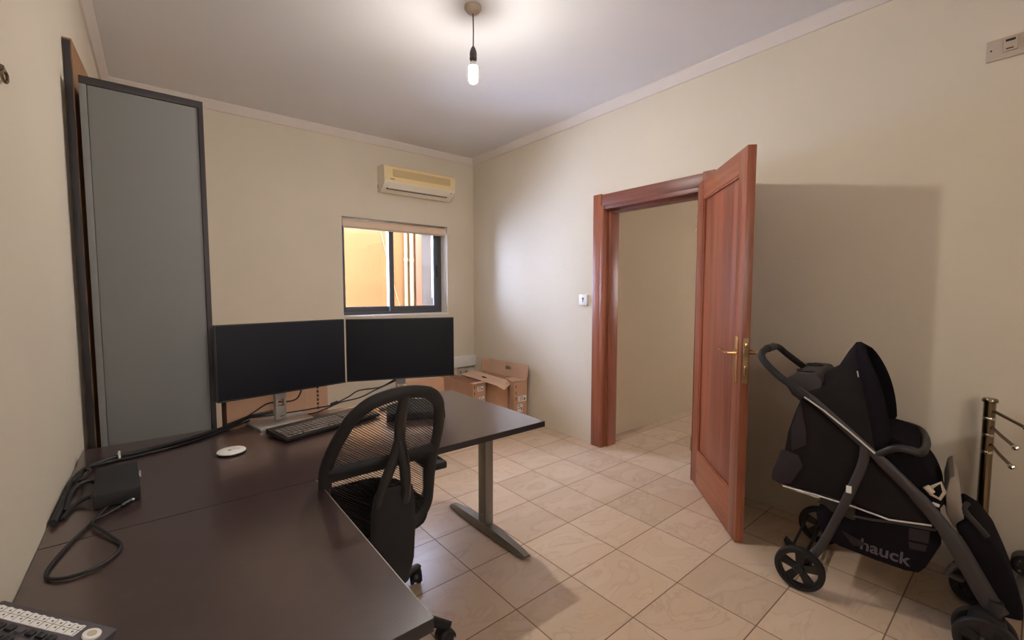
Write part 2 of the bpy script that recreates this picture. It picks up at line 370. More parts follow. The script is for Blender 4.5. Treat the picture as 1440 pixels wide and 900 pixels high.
# ---------------------------------------------------------------- window
wf = bpy.data.objects.new('window_1', None); C.objects.link(wf); wf.location = (W0, 4.413, WZ0+.014); struct(wf)
FW, FH = W1-W0, WZ1-WZ0-.014
m = MB()
for a in [(0, .035, 0, .07, 0, FH), (FW-.03, FW, 0, .07, 0, FH), (.035, FW-.03, 0, .07, 0, .03), (.035, FW-.03, 0, .07, FH-.035, FH)]: m.b2(*a, .002)
m.build('window_frame', M['alu'], wf)
def sash(x0, x1, y0, left, right, nm):
    m = MB(); m.b2(x0, x0+left, y0, y0+.028, .03, FH-.035, .002); m.b2(x1-right, x1, y0, y0+.028, .03, FH-.035, .002)
    m.b2(x0+left, x1-right, y0, y0+.028, .03, .08, .002); m.b2(x0+left, x1-right, y0, y0+.028, FH-.08, FH-.035, .002)
    s_ = m.build('window_sash', M['alu'], wf)
    m = MB(); m.b2(x0+left, x1-right, y0+.012, y0+.016, .08, FH-.08); m.build('window_pane', M['glass'], s_)
    return s_
sash(.035, .575, .038, .045, .05, 'l'); s2 = sash(.535, FW-.03, .006, .045, .058, 'r')
m = MB(); m.b2(.522, .5345, .004, .034, .03, FH-.035, .002); plabel(m.build('sash_edge_strip', M['alu_light'], wf), 'silver edge strip of the sliding sash')
m = MB(); m.b2(FW-.068, FW-.052, -.004, .007, .40, .53, .003); m.b2(FW-.066, FW-.054, -.012, -.003, .41, .45, .003); m.build('sash_latch', M['black'], s2)

# roller blind (top-level thing in the reveal)
rb = thing('roller_blind', 'cream roller blind rolled up at the top of the window', 'blind', (W0, 4.33, WZ1))
m = MB(); m.lathe([(.036, .015), (.036, FW-.015)], (0, 0, -.046), 'X', 28); m.build('blind_roll', M['blind'], rb)
m = MB(); m.b2(.02, FW-.02, -.037, -.034, -.09, -.046); m.build('blind_fabric', M['blind'], rb)
m = MB(); m.b2(.02, FW-.02, -.043, -.028, -.104, -.086, .003); m.build('bottom_bar', M['dusty_plastic'], rb)
m = MB(); m.b2(.0, .012, -.03, .03, -.08, 0, .003); m.build('bracket', M['white_plastic'], rb)
m = MB(); m.b2(FW-.012, FW, -.03, .03, -.08, 0, .003); m.build('bracket', M['white_plastic'], rb)
m = MB(); m.tube(smooth_path([(FW-.02, -.03, -.06), (FW-.028, -.036, -.4), (FW-.032, -.036, -.75), (FW-.02, -.03, -.84), (FW-.006, -.034, -.79), (FW-.008, -.03, -.4), (FW-.01, -.02, -.06)], 8), .0022, 6); plabel(m.build('pull_cord', M['white_plastic'], rb), 'white looped pull cord')

# outside the window: light well
yw = 5.62
m = MB(); m.b2(1.6, 3.35, yw, yw+.2, -.5, 2.6); tag(m.build('neighbouring_wall', M['yellow_wall'], smooth=0), 'sunlit ochre yellow rendered wall outside the window', 'wall')
m = MB(); m.b2(3.35, 3.55, 4.6, yw+.2, -.5, 2.6); tag(m.build('side_wall', M['cream_out'], smooth=0), 'cream return wall of the light well, at the right outside the window', 'wall')
m = MB(); m.b2(-1.2, 3.55, 4.49, yw, -.62, -.5); struct(m.build('floor_outside', M['cream_out'], smooth=0))
for (px, r, l) in [(2.655, .022, 'slim cream pipe nearest the bare yellow wall, outside the window'), (2.735, .028, 'thicker cream pipe running down outside the window, beside the slim pipe')]:
    m = MB(); m.lathe([(r, -.5), (r, 2.58)], (px, yw-r-.02, 0), 'Z', 16); m.lathe([(r+.008, 1.72), (r+.008, 1.76)], (px, yw-r-.02, 0), 'Z', 16); m.b2(px-.01, px+.01, yw-.03, yw, 1.735, 1.745)
    tag(m.build('drain_pipe', M['cream_out']), l, 'pipe')
ow = thing('neighbouring_window', 'brown framed dusty window across the light well, at the right outside', 'window', (2.80, yw, 1.0))
m = MB()
for a in [(0, .09, -.05, 0, -.2, 1.2), (.45, .52, -.05, 0, -.2, 1.2), (.09, .45, -.05, 0, 1.1, 1.2), (.09, .45, -.05, 0, -.2, -.1)]: m.b2(*a, .003)
m.build('frame', M['brown_frame'], ow)
m = MB(); m.b2(.09, .45, -.03, -.02, -.1, 1.1); m.build('pane', M['out_glass'], ow)
m = MB(); m.grid([[(.24+.012*i, -.036-.004*math.sin(i*1.9), z) for i in range(17)] for z in (.22, 1.1)]); plabel(m.build('net_curtain', M['out_white'], ow), 'white hanging sheet')
m = MB(); m.tube([(2.31, yw-.008, 2.15), (2.43, yw-.008, 1.64), (2.53, yw-.008, 1.26), (2.62, yw-.008, .98), (2.625, yw-.008, .0)], .005, 6); tag(m.build('outside_cable', M['cream_out']), 'thin cable running diagonally down the yellow wall outside', 'cable')

# ---------------------------------------------------------------- air conditioner
ac = thing('air_conditioner', 'yellowed split air conditioner mounted high above the window', 'air conditioner', (1.742, YB, 2.292))
def acp(x): return [(x, 0, 0), (x, -.05, -.005), (x, -.13, .03), (x, -.168, .07), (x, -.17, .09), (x, -.172, .20), (x, -.16, .23), (x, -.13, .243), (x, 0, .245)]
AW = .79
m = MB(); m.prism(acp(.012), (AW-.024, 0, 0)); m.build('body', M['ac'], ac, bevel=.004)
for x_ in (0, AW-.012):
    m = MB(); m.prism(acp(x_), (.012, 0, 0)); plabel(m.build('end_cap', M['ac_white'], ac, bevel=.003), 'paler end cap')
m = MB()
m.b2(.09, AW-.06, -.1735, -.170, .132, .202, .002); m.mi = 1
for k in range(13): m.b2(.092, AW-.062, -.1755, -.172, .1345+k*.0052, .1365+k*.0052)
plabel(m.build('intake_grille', [M['ac_grey'], M['ac']], ac), 'slatted intake grille')
m = MB(); m.prism([(.012, -.052, -.0065), (.012, -.131, .0288), (.012, -.1695, .069), (.012, -.1715, .089), (.012, -.170, .0885), (.012, -.168, .070), (.012, -.130, .03), (.012, -.052, -.005)], (AW-.024, 0, 0)); plabel(m.build('lower_panel', M['ac_white'], ac), 'ivory lower panel')
m = MB(); m.prism([(.05, -.1255, .022), (.05, -.172, .067), (.05, -.176, .068), (.05, -.130, .018)], (AW-.14, 0, 0)); m.build('air_flap', M['ac_white'], ac)
m = MB(); m.prism([(.04, -.118, .02), (.04, -.133, .026), (.04, -.136, .022), (.04, -.120, .014)], (AW-.12, 0, 0)); plabel(m.build('outlet_slot', M['ink'], ac), 'dark outlet slot')
m = MB(); m.lathe([(.006, 0), (.006, .004)], (AW-.05, -.170, .055), 'Y', 12); m.build('receiver_eye', M['ink'], ac)
m = MB(); m.b2(.062, .105, -.1735, -.171, .104, .110); m.build('badge', M['print'], ac)
m = MB(); m.b2(-.002, .001, -.018, -.012, .03, .07); m.build('side_slot', M['ink'], ac)

# ---------------------------------------------------------------- ceiling lamp
LX, LY = 1.36, 2.01
lp = thing('pendant_bulb', 'bare lit bulb hanging on a cord from the ceiling', 'light', (LX, LY, ZC))
m = MB(); m.lathe([(.045, 0), (.045, -.012), (.03, -.03), (.008, -.036)], seg=24); m.build('ceiling_rose', M['dusty_plastic'], lp)
m = MB(); m.tube([(0, 0, -.03), (.002, 0, -.12), (0, 0, -.21)], .0032, 8); m.build('cord', M['phone'], lp)
m = MB(); m.lathe([(.004, -.2), (.012, -.212), (.018, -.23), (.0195, -.245), (.0175, -.255), (.0195, -.258), (.0195, -.268), (.016, -.272), (.0155, -.28)], seg=24); m.build('lamp_holder', M['phone'], lp)
m = MB(); m.lathe([(.0135, -.27), (.014, -.285), (.020, -.297), (.0245, -.306)], seg=24); m.build('bulb_collar', M['white_plastic'], lp)
m = MB(); m.lathe([(.0225, -.306), (.0235, -.31), (.0235, -.37), (.020, -.382), (.011, -.389), (.001, -.391)], seg=24, cap=False); plabel(m.build('bulb', M['glow'], lp), 'glowing white stick bulb')

# ---------------------------------------------------------------- door casing (structure) and leaf
cs = bpy.data.objects.new('trim_5', None); C.objects.link(cs); struct(cs); cs.location = (XR, D0, 0)
DW = D1-D0
m = MB()
m.b2(-.03, .0, DW, DW+.078, 0, DH+.085, .003); m.build('casing_upright', M['case_v'], cs)
m = MB(); m.b2(-.03, .0, -.078, .0, 0, DH+.085, .003); m.build('casing_upright', M['case_v'], cs)
m = MB(); m.b2(-.024, .0, 0, DW, DH-.008, DH+.078, .003); m.build('casing_head', M['case_h'], cs)
m = MB(); m.b2(-.03, WT+.01, DW-.03, DW, 0, DH-.008, .002); m.b2(.04, WT-.02, DW-.048, DW-.03, 0, DH-.03, .002); m.build('jamb', M['cab_jamb'] if 'cab_jamb' in M else M['case_v'], cs)
m = MB(); m.b2(-.03, WT+.01, 0, .03, 0, DH-.008, .002); m.b2(.04, WT-.02, .03, .048, 0, DH-.03, .002); m.build('jamb', M['case_v'], cs)
m = MB(); m.b2(-.024, WT+.01, .03, DW-.03, DH-.04, DH-.008, .002); m.b2(.04, WT-.02, .048, DW-.048, DH-.058, DH-.04, .002); m.build('jamb_head', M['case_h'], cs)

hinge = Vector((2.855, 1.541, 0)); free = Vector((2.297, .992, 0))
dl = (free-hinge); DLW = dl.length
door = bpy.data.objects.new('door_1', None); C.objects.link(door); struct(door)
door.location = hinge+Vector((0, 0, .006)); door.rotation_euler = (0, 0, math.atan2(dl.y, dl.x))
TH, LH = .042, 2.03     # local x along leaf, local y: thickness (camera face is -y side)
st = .105
# face towards the camera: rotate sign
ey = Vector((-dl.y, dl.x, 0)).normalized(); SG = 1 if ey.dot(Vector((0, 0, 0))-hinge) > 0 else -1
def yb(a, b): return (a*SG, b*SG)
def dbox(m, x0, x1, t0, t1, z0, z1, bev=.002):
    y0, y1 = sorted((t0*SG, t1*SG)); m.b2(x0, x1, y0, y1, z0, z1, bev)
# t = 0 on the camera face, -TH on the far face
m = MB(); dbox(m, 0, st, -TH, 0, 0, LH); m.build('stile', M['door_v'], door)
m = MB(); dbox(m, DLW-st, DLW, -TH, 0, 0, LH); m.build('stile', M['door_v'], door)
m = MB(); dbox(m, st, DLW-st, -TH, 0, 0, .235); m.build('bottom_rail', M['door_h'], door)
m = MB(); dbox(m, st, DLW-st, -TH, 0, LH-.12, LH); m.build('top_rail', M['door_h'], door)
m = MB(); dbox(m, st, DLW-st, -TH+.014, -.014, .235, LH-.12); m.build('door_panel', M['door_panel'], door)
m = MB()
for t in (0, 1):
    for (x0, x1, z0, z1) in [(st, st+.012, .235, LH-.12), (DLW-st-.012, DLW-st, .235, LH-.12), (st, DLW-st, .235, .247), (st, DLW-st, LH-.132, LH-.12)]:
        a, b_ = (-.014, -.004) if t == 0 else (-TH+.004, -TH+.014); dbox(m, x0, x1, a, b_, z0, z1, .002)
m.build('panel_moulding', M['door_v'], door)
hx = DLW-.052
def handle_set(side):
    base = 0 if side > 0 else -TH
    m = MB()
    pl = [(hx+.019*math.cos(a), 0, .955+(.108 if math.sin(a) >= 0 else -.108)+.019*math.sin(a)) for a in [2*math.pi*k/20 for k in range(20)]]
    d = .007*side*SG
    m.prism([(p[0], base*SG, p[2]) for p in pl], (0, d, 0), .0015)
    o = m.build('handle_plate', M['brass'], door)
    m = MB(); y = lambda t: (base+t*side)*SG
    m.tube([(hx, y(.005), .99), (hx, y(.03), .99), (hx, y(.05), .99)], [.011, .008, .008], 12)
    m.tube(smooth_path([(hx, y(.05), .99), (hx-.03, y(.053), .991), (hx-.08, y(.05), .994), (hx-.115, y(.048), .99)], 5), [.009]*5+[.008]*6+[.011]*5, 12, flat=(1, .8))
    m.lathe([(.006, 0), (.006, .003)], (hx, y(.0085), .90), 'Y', 12)
    l = m.build('lever', M['brass'], o); plabel(l, 'brass lever handle')
handle_set(1); handle_set(-1)
m = MB(); m.b2(DLW-.0005, DLW+.0015, -(TH-.009)*SG, -.009*SG, .84, 1.07); ep = m.build('lock_faceplate', M['brass_dull'], door)
m = MB(); m.b2(DLW, DLW+.008, -(TH-.014)*SG, -.014*SG, 1.018, 1.045, .002); m.b2(DLW, DLW+.0025, -(TH-.016)*SG, -.016*SG, .88, .93, .001); m.build('latch_bolt', M['brass'], ep)
for z in (.25, 1.75):
    m = MB(); m.lathe([(.008, z-.05), (.008, z+.05)], (-.006, .004*SG, 0), 'Z', 12); m.build('hinge', M['brass_dull'], door)

# ---------------------------------------------------------------- wall fittings
ks = thing('key_switch', 'small square white wall plate with a dark mark, left of the door', 'switch', (XR, 2.565, 1.24))
m = MB(); m.b2(-.022, 0, -.045, .045, -.045, .045, .004); m.build('plate', M['white_plastic'], ks)
m = MB(); m.b2(-.0235, -.0215, -.007, .009, .008, .02, .0008); m.b2(-.0235, -.0215, -.004, .003, -.02, .012, .0008); m.b2(-.0235, -.0215, -.012, -.006, .002, .012, .0008); m.build('key_symbol', M['ink'], ks)
sw = thing('water_heater_switch', 'white plate with a dark slot, high on the right wall', 'switch', (XR, .185, 2.355))
m = MB(); m.b2(-.014, 0, -.062, .062, -.044, .044, .004); m.b2(-.026, -.012, -.03, .012, -.02, .036, .003); m.build('plate', M['dusty_plastic'], sw)
m = MB(); m.b2(-.028, -.025, -.022, .006, .018, .027, .0008); m.build('indicator_slot', M['ink'], sw)
m = MB(); m.b2(-.0275, -.0255, -.018, .004, -.014, -.009, .0008); m.build('rocker_edge', M['print'], sw)
for yy in (-.048, .048):
    m = MB(); m.lathe([(.0035, -.0155), (.0035, -.013)], (0, yy, 0), 'X', 10); m.build('screw', M['print'], sw)
m = MB(); m.b2(-.012, 0, -1.985, -.062, -.02, .03, .003); tag(m.build('cable_trunking', M['dusty_plastic']), 'pale cable trunking running right from the high switch', 'trunking').location = (XR, .185, 2.355)
hk = thing('wall_hook', 'small screw eye fixed in the left wall', 'hook', (XL, 1.445, 1.77))
m = MB(); m.lathe([(.012, 0), (.009, .006)], (0, 0, .02), 'X', 16); m.tube([(.0, 0, .02), (.008, 0, .018)], .0035, 8); m.build('hook_stem', M['steel'], hk)
m = MB(); m.tube([(.006+.002*math.cos(a), .011*math.cos(a), .006+.012*math.sin(a)) for a in [2*math.pi*k/20 for k in range(20)]], .003, 8, closed=True); m.build('hook_ring', M['steel'], hk)
m = MB(); m.b2(2.2, XR-.001, YB-.04, YB, .452, .572, .003); tag(m.build('wall_trunking', M['white_plastic']), 'wide white trunking low on the window wall, ending in the corner', 'trunking')
so = thing('wall_socket', 'white socket under the wide trunking in the corner', 'socket', (2.72, YB, .385))
m = MB(); m.b2(-.075, .075, -.012, 0, -.044, .044, .003); m.build('plate', M['dusty_plastic'], so)
for k in (-.037, .037):
    m = MB(); m.b2(k-.006, k+.006, -.0135, -.0115, -.012, .012, .0005); m.build('socket_opening', M['ink'], so)

# ---------------------------------------------------------------- desks
DZ = .72
bd = thing('desk', 'dark brown laminate desk under the two monitors', 'desk', (.565, 1.858, 0))
m = MB(); m.mi = 1; m.b2(-.803, .80, -.41, .41, DZ-.026, DZ-.001, .0008); m.mi = 0; m.b2(-.8025, .7995, -.4095, .4095, DZ-.001, DZ); m.build('desktop', [M['laminate'], M['edge_dark']], bd)
def tleg(parent, x, y, l=.69):
    m = MB(); m.tube([(x, y, .05), (x, y, DZ-.03)], .036, 4, flat=(1, .8), up=(0, 1, 0)); bb = 0
    m = MB(); m.b2(x-.026, x+.026, y-.036, y+.036, .045, DZ-.04, .008); m.b2(x-.028, x+.028, y-.012, y+.012, .06, .10, .002)
    m.b2(x-.03, x+.03, y-.33, y+.33, DZ-.05, DZ-.026, .003)
    c_ = m.build('leg_column', M['desk_metal'], parent)
    m = MB()
    P = []; rr = []
    for k in range(21):
        t = -1+2*k/20; P.append((x, y+t*l/2, .012+.034*math.sqrt(max(0, 1-t*t*.96)))); rr.append(1)
    rows = []
    for p, t in zip(P, [-1+2*k/20 for k in range(21)]):
        h = p[2]; wdt = .024+.014*(1-t*t)
        rows.append([(p[0]-wdt, p[1], .008), (p[0]-wdt, p[1], h*.6), (p[0]-wdt*.6, p[1], h), (p[0]+wdt*.6, p[1], h), (p[0]+wdt, p[1], h*.6), (p[0]+wdt, p[1], .008), (p[0]-wdt, p[1], .008)])
    m.grid(rows); m.bm.faces.new([m.bm.verts.new(Vector(q)) for q in rows[0][:6]]); m.bm.faces.new([m.bm.verts.new(Vector(q)) for q in rows[-1][:6]])
    bmesh.ops.remove_doubles(m.bm, verts=m.bm.verts, dist=1e-5)
    m.build('leg_foot', M['desk_metal'], parent)
    for s_ in (-1, 1):
        m = MB(); m.lathe([(.016, 0), (.018, .006), (.012, .012)], (x, y+s_*(l/2-.04), 0), 'Z', 14); m.build('levelling_foot', M['black'], parent)
tleg(bd, .797-.0, .057); tleg(bd, -.62, .057)
m = MB(); m.b2(-.6, .78, .02, .06, DZ-.075, DZ-.03, .003); m.build('crossbar', M['desk_metal'], bd)
rd = thing('return_desk', 'narrower dark brown return desk along the left wall, nearest the camera', 'desk', (.066, 1.065, 0))
m = MB(); m.mi = 1; m.b2(-.304, .304, -.38, .38, DZ-.026, DZ-.001, .0008); m.mi = 0; m.b2(-.3035, .3025, -.3795, .3795, DZ-.001, DZ); m.build('desktop', [M['laminate'], M['edge_dark']], rd)
m = MB(); m.b2(.3028, .3046, -.378, .38, DZ-.004, DZ+.0004); plabel(m.build('pale_edge', M['lettering_pale'], rd), 'thin pale edge along the right side')  # thin pale strip along the top of the right edge
for x in (-.26, .24):
    m = MB(); m.b2(x-.025, x+.025, -.34, -.29, 0, DZ-.026, .004); m.build('leg', M['desk_metal'], rd)
m = MB(); m.b2(-.25, .23, -.33, -.30, DZ-.07, DZ-.026, .002); m.build('apron', M['desk_metal'], rd)

# ---------------------------------------------------------------- tall cabinet and the leaning board
tc = thing('tall_cabinet', 'tall cabinet with a grey front and dark edges behind the desk', 'cabinet', (-.192, 2.315, 0))
CWD, CHT, CDP = .378, 2.115, .40
m = MB(); m.b2(0, CWD, .0, CDP, CHT-.028, CHT, .001); m.build('top_panel', M['cab_dark'], tc)
m = MB(); m.b2(CWD-.018, CWD, .0, CDP, 0, CHT-.028, .001); m.b2(0, .012, .02, CDP, 0, CHT-.028, .001); m.b2(.018, CWD-.018, .02, CDP, 0, .08); m.b2(.018, CWD-.018, CDP-.01, CDP, .08, CHT-.028); m.build('carcass', M['cab_dark'], tc)
m = MB(); m.b2(.022, CWD-.0195, .003, .021, .06, CHT-.0295, .0015); m.build('front_panel', M['cab_grey'], tc)
m = MB(); m.b2(0.0, .0205, -.001, .0195, .06, CHT-.0295, .0015); plabel(m.build('edge_strip', M['cab_grey'], tc), 'narrow grey strip along the left edge')
cb = thing('leaning_board', 'tall brown cardboard sheet wedged between the left wall and the grey cabinet', 'cardboard sheet', (0, 0, 0))
m = MB(); m.prism([(-.2385, 2.42, .0), (-.213, 2.42, .0), (-.1975, 2.79, .0), (-.222, 2.79, .0)], (0, 0, 2.28)); m.build('sheet', M['cardboard_old'], cb)
m = MB(); m.tube([(-.2265, 2.417, z*.0614) for z in range(38)], [.006+.0008*((z*7) % 3) for z in range(38)], 6, flat=(1.8, .4), up=(0, 1, 0)); plabel(m.build('torn_edge_and_shadow', M['cab_dark'], cb), 'dark torn edge with the wall shadow painted in')  # torn edge with the shadow on the wall put into its dark colour

# ---------------------------------------------------------------- monitors
def monitor(lab, p0, p1, zb, zt, name='monitor'):
    p0 = Vector(p0); p1 = Vector(p1); d = p1-p0; Wd = d.length
    root = thing(name, lab, 'monitor', ((p0+p1)/2).to_tuple()+(0,) if False else ((p0.x+p1.x)/2, (p0.y+p1.y)/2, DZ), math.atan2(d.y, d.x))
    z0, z1 = zb-DZ, zt-DZ
    m = MB(); m.b2(-Wd/2, Wd/2, .004, .030, z0, z1, .002); m.prism([(-Wd*.3, .03, z0+.04), (Wd*.3, .03, z0+.04), (Wd*.26, .055, z0+.07), (-Wd*.26, .055, z0+.07)], (0, 0, z1-z0-.09)); m.build('housing', M['black'], root)
    m = MB(); m.b2(-Wd/2+.003, Wd/2-.003, -.0002, .0045, z0+.006, z1-.003, .0005); m.build('screen', M['screen'], root)
    m = MB(); m.b2(-Wd/2, Wd/2, -.0005, .004, z0, z0+.0055, .0005); m.build('lower_bezel', M['black'], root)
    # stand: square column with a cable hole, flat base
    m = MB(); m.b2(-.0225, .0225, .088, .118, .012, .075, .004); m.b2(-.0225, -.011, .088, .118, .075, .105, .002); m.b2(.011, .0225, .088, .118, .075, .105, .002); m.b2(-.0225, .0225, .088, .118, .105, z1-.08, .004)
    m.b2(-.04, .04, .054, .09, z1-.19, z1-.10, .004); col = m.build('stand_column', M['silver'], root)
    m = MB(); m.b2(-.006, .010, .0868, .0885, .026, .029); m.build('stand_badge', M['print'], col)
    m = MB(); m.b2(-.118, .118, .0, .185, .0, .0115, .003); m.build('stand_base', M['silver'], root)
    return root
monitor('left monitor, on the silver stand beside the grey cabinet', (.172, 2.062), (.700, 2.150), .872, 1.181)
monitor('right monitor, in front of the window', (.707, 2.158), (1.203, 1.972), .872, 1.179)

# ---------------------------------------------------------------- keyboard, black carton, charger
kb = thing('keyboard', 'black keyboard lying on the desk under the left monitor', 'keyboard', (.372, 1.865, DZ), R(15.5))
m = MB(); m.prism([(0, 0, .006), (0, 0, .016), (0, .165, .028), (0, .165, .006)], (.445, 0, 0), .002); m.b2(.02, .05, .12, .16, 0, .008); m.b2(.39, .42, .12, .16, 0, .008); m.b2(.02, .42, .01, .03, 0, .008); m.build('case', M['black'], kb)
ki = 0; first = None
tilt = Matrix.Rotation(math.atan2(.012, .165), 4, 'X')
def keycap(wd):
    t = MB(); t.prism([(-wd/2, -.0075, 0), (wd/2, -.0075, 0), (wd/2, .0075, 0), (-wd/2, .0075, 0)], (0, 0, .004)); return t
rows = [(15, 1.0), (14, 1.0), (14, 1.0), (13, 1.0), (12, 1.0)]
M['key'] = mat('key_plastic', (112, 102, 96), .5)
def make_key(x, y, wd, name='key'):
    z = .0165+y*(.012/.165)
    m = MB(); m.prism([(x-wd/2, y-.0075, z), (x+wd/2, y-.0075, z), (x+wd/2, y+.0075, z+.001), (x-wd/2, y+.0075, z+.001)], (0, 0, .004), .0012, 1); return m.build(name, M['key'], kb)
proto = {}
for r_ in range(6):
    y = .018+r_*.0228
    xs = []
    if r_ == 0: xs = [(.02, .02), (.043, .018), (.065, .018), (.135, .11), (.205, .018), (.228, .018), (.25, .018), (.272, .018)]
    else:
        x = .02; 
        for k in range(14): xs.append((x, .017)); x += .0194
    for k in range(3): xs.append((.302+k*.0194, .017))
    if r_ < 5:
        for k in range(4): xs.append((.366+k*.0194, .017))
    for (x, wd) in xs:
        ki += 1
        if ki > 99: break
        key = round(wd, 3)
        if key not in proto: proto[key] = (make_key(x, y, wd), x, y)
        else:
            o0, x0, y0 = proto[key]; c_ = o0.copy(); C.objects.link(c_); c_.parent = kb; c_.location = (x-x0, y-y0, (y-y0)*.012/.165)

bx = thing('black_carton', 'flat black carton with faint lettering behind the chair, beside the keyboard', 'box', (.945, 1.90, DZ), R(-24))
m = MB(); m.b2(-.135, .13, -.075, .085, 0, .034, .003); m.build('carton', M['black_matte'], bx)
m = MB(); m.prism([(-.135, -.074, .0345), (.13, -.074, .0345), (.11, .07, .055), (-.02, .10, .06), (-.135, .08, .0345)], (0, 0, .002)); m.build('lid', M['black_matte'], bx)
m = MB()
for k in range(7): m.b2(-.02+k*.017, -.02+k*.017+.009, -.03, -.022, .0375, .0472+.000, 0)
plabel(m.build('lettering', M['lettering'], bx), 'faint grey lettering')
pk = thing('wireless_charger', 'round white wireless charging puck lying alone on the desk', 'charger', (.192, 1.882, DZ))
m = MB(); m.lathe([(.043, 0), (.046, .003), (.046, .007)], seg=40); plabel(m.build('base', M['black'], pk), 'dark underside')
m = MB(); m.lathe([(.046, .007), (.046, .010), (.043, .0125), (.02, .0130), (.001, .0130)], seg=40, cap=False); m.build('top_disc', M['white_plastic'], pk)
m = MB(); m.b2(-.012, -.001, -.006, .003, .0128, .0135); 
for k in range(5): m.b2(.004+k*.005, .0072+k*.005, -.001, .002, .0128, .0135)
m.build('mark', M['phone'], pk)

# ---------------------------------------------------------------- docking station and cables
dk = thing('power_adapter', 'black power adapter box on the desk near the left wall', 'adapter', (-.115, 1.755, DZ), R(3))
m = MB(); m.b2(-.050, .050, -.14, .12, .002, .040, .005); m.build('housing', M['black_matte'], dk)
m = MB(); m.b2(.052, .056, .03, .036, .012, .03); m.b2(.045, .054, .03, .036, .018, .023); m.build('white_tab', M['white_plastic'], dk)
zc_ = DZ
def cable(name, lab, pts, r, mt='rubber', cat='cable', group=None):
    m = MB(); m.tube(smooth_path(pts, 8), r, 8); return tag(m.build(name, M[mt]), lab, cat, group)
c1 = cable('cable_bundle', 'thick bundle of black cables crossing the desk to the left wall', [(.40, 2.27, DZ+.036), (.30, 2.255, DZ+.03), (.22, 2.215, DZ+.014), (.12, 2.16, DZ+.011), (.02, 2.10, DZ+.011), (-.06, 2.075, DZ+.011), (-.13, 2.06, DZ+.011), (-.19, 2.00, DZ+.012), (-.215, 1.90, DZ+.02), (-.222, 1.78, DZ+.016), (-.226, 1.66, DZ+.011), (-.228, 1.57, DZ+.009)], [.008]*200 if False else .0085)
m = MB(); m.tube([(.205, 2.21, DZ+.013), (.222, 2.218, DZ+.015)], .0125, 10); m.build('cable_tie', M['rubber'], c1)
m = MB(); m.tube([(-.125, 2.062, DZ+.011), (-.130, 2.060, DZ+.011)], .0115, 10); m.b2(-.128, -.122, 2.052, 2.056, DZ+.012, DZ+.032); plabel(m.build('white_tag', M['white_plastic'], c1), 'white cable tag')
cable('cable', 'black cable lying loosely beside the thick bundle, left end in a small loop', [(.30, 2.235, DZ+.02), (.18, 2.175, DZ+.006), (.05, 2.085, DZ+.006), (-.07, 2.045, DZ+.006), (-.15, 2.03, DZ+.006), (-.20, 1.96, DZ+.02), (-.205, 1.86, DZ+.03), (-.21, 1.80, DZ+.036), (-.192, 1.79, DZ+.042), (-.18, 1.84, DZ+.045), (-.197, 1.88, DZ+.04), (-.208, 1.80, DZ+.012)], .0045)
cable('adapter_cable', 'black cord from the power adapter to the wall, farther from the camera', [(-.168, 1.80, DZ+.02), (-.185, 1.79, DZ+.03), (-.205, 1.76, DZ+.028), (-.212, 1.70, DZ+.02), (-.2145, 1.64, DZ+.007)], .005)
cable('adapter_cable', 'black cord from the near side of the power adapter to the wall', [(-.168, 1.68, DZ+.018), (-.178, 1.68, DZ+.016), (-.195, 1.675, DZ+.009), (-.205, 1.65, DZ+.007), (-.213, 1.59, DZ+.007)], .005)
lc = cable('usb_cable', 'thin black usb cable coiled in an open loop on the return desk', [(-.120, 1.645, DZ+.006), (-.132, 1.60, DZ+.005), (-.150, 1.53, DZ+.005), (-.175, 1.45, DZ+.005), (-.195, 1.37, DZ+.005), (-.204, 1.31, DZ+.005), (-.196, 1.275, DZ+.005), (-.165, 1.255, DZ+.005), (-.125, 1.262, DZ+.005), (-.096, 1.30, DZ+.005), (-.088, 1.345, DZ+.005), (-.108, 1.40, DZ+.007), (-.142, 1.48, DZ+.011), (-.150, 1.51, DZ+.013), (-.128, 1.545, DZ+.008), (-.100, 1.585, DZ+.007), (-.092, 1.60, DZ+.007)], .0036)
m = MB(); m.tube([(-.120, 1.64, DZ+.008), (-.114, 1.665, DZ+.008)], .0065, 4, flat=(1, .6)); m.build('plug', M['black'], lc)
m = MB(); m.tube([(-.1155, 1.658, DZ+.009), (-.112, 1.673, DZ+.009)], .0055, 4, flat=(1, .5)); plabel(m.build('plug_tip', M['white_plastic'], lc), 'white metal tip')
m = MB(); m.tube([(-.100, 1.585, DZ+.007), (-.080, 1.612, DZ+.007)], .006, 8); m.build('plug', M['black'], lc)
m = MB(); m.tube([(-.0795, 1.612, DZ+.007), (-.074, 1.620, DZ+.007)], .004, 8); plabel(m.build('plug_tip', M['white_plastic'], lc), 'silver metal tip')
# cables between the monitors
cable('monitor_cable', 'black cable looping from the left monitor through its stand', [(.515, 2.205, .885), (.505, 2.20, .84), (.48, 2.19, .815), (.442, 2.205, .808), (.41, 2.225, .808), (.37, 2.245, .80), (.32, 2.25, .77), (.28, 2.245, .752), (.22, 2.21, .745)], .0035)
cable('monitor_cable', 'upper black cable sagging from the right monitor stand to the bundle', [(1.0, 2.20, .86), (.97, 2.235, .83), (.91, 2.26, .80), (.80, 2.255, .80), (.74, 2.25, .775), (.66, 2.25, .748), (.60, 2.25, .745), (.50, 2.255, .742), (.40, 2.26, .742), (.30, 2.26, .745)], .0035)
cable('monitor_cable', 'lower black cable sagging from the right monitor stand to the bundle', [(1.0, 2.215, .84), (.95, 2.24, .815), (.88, 2.25, .79), (.80, 2.245, .765), (.70, 2.245, .755), (.62, 2.235, .735), (.55, 2.225, .7265), (.46, 2.255, .7265), (.36, 2.25, .7265), (.28, 2.245, .73), (.23, 2.2, .735)], .0035)
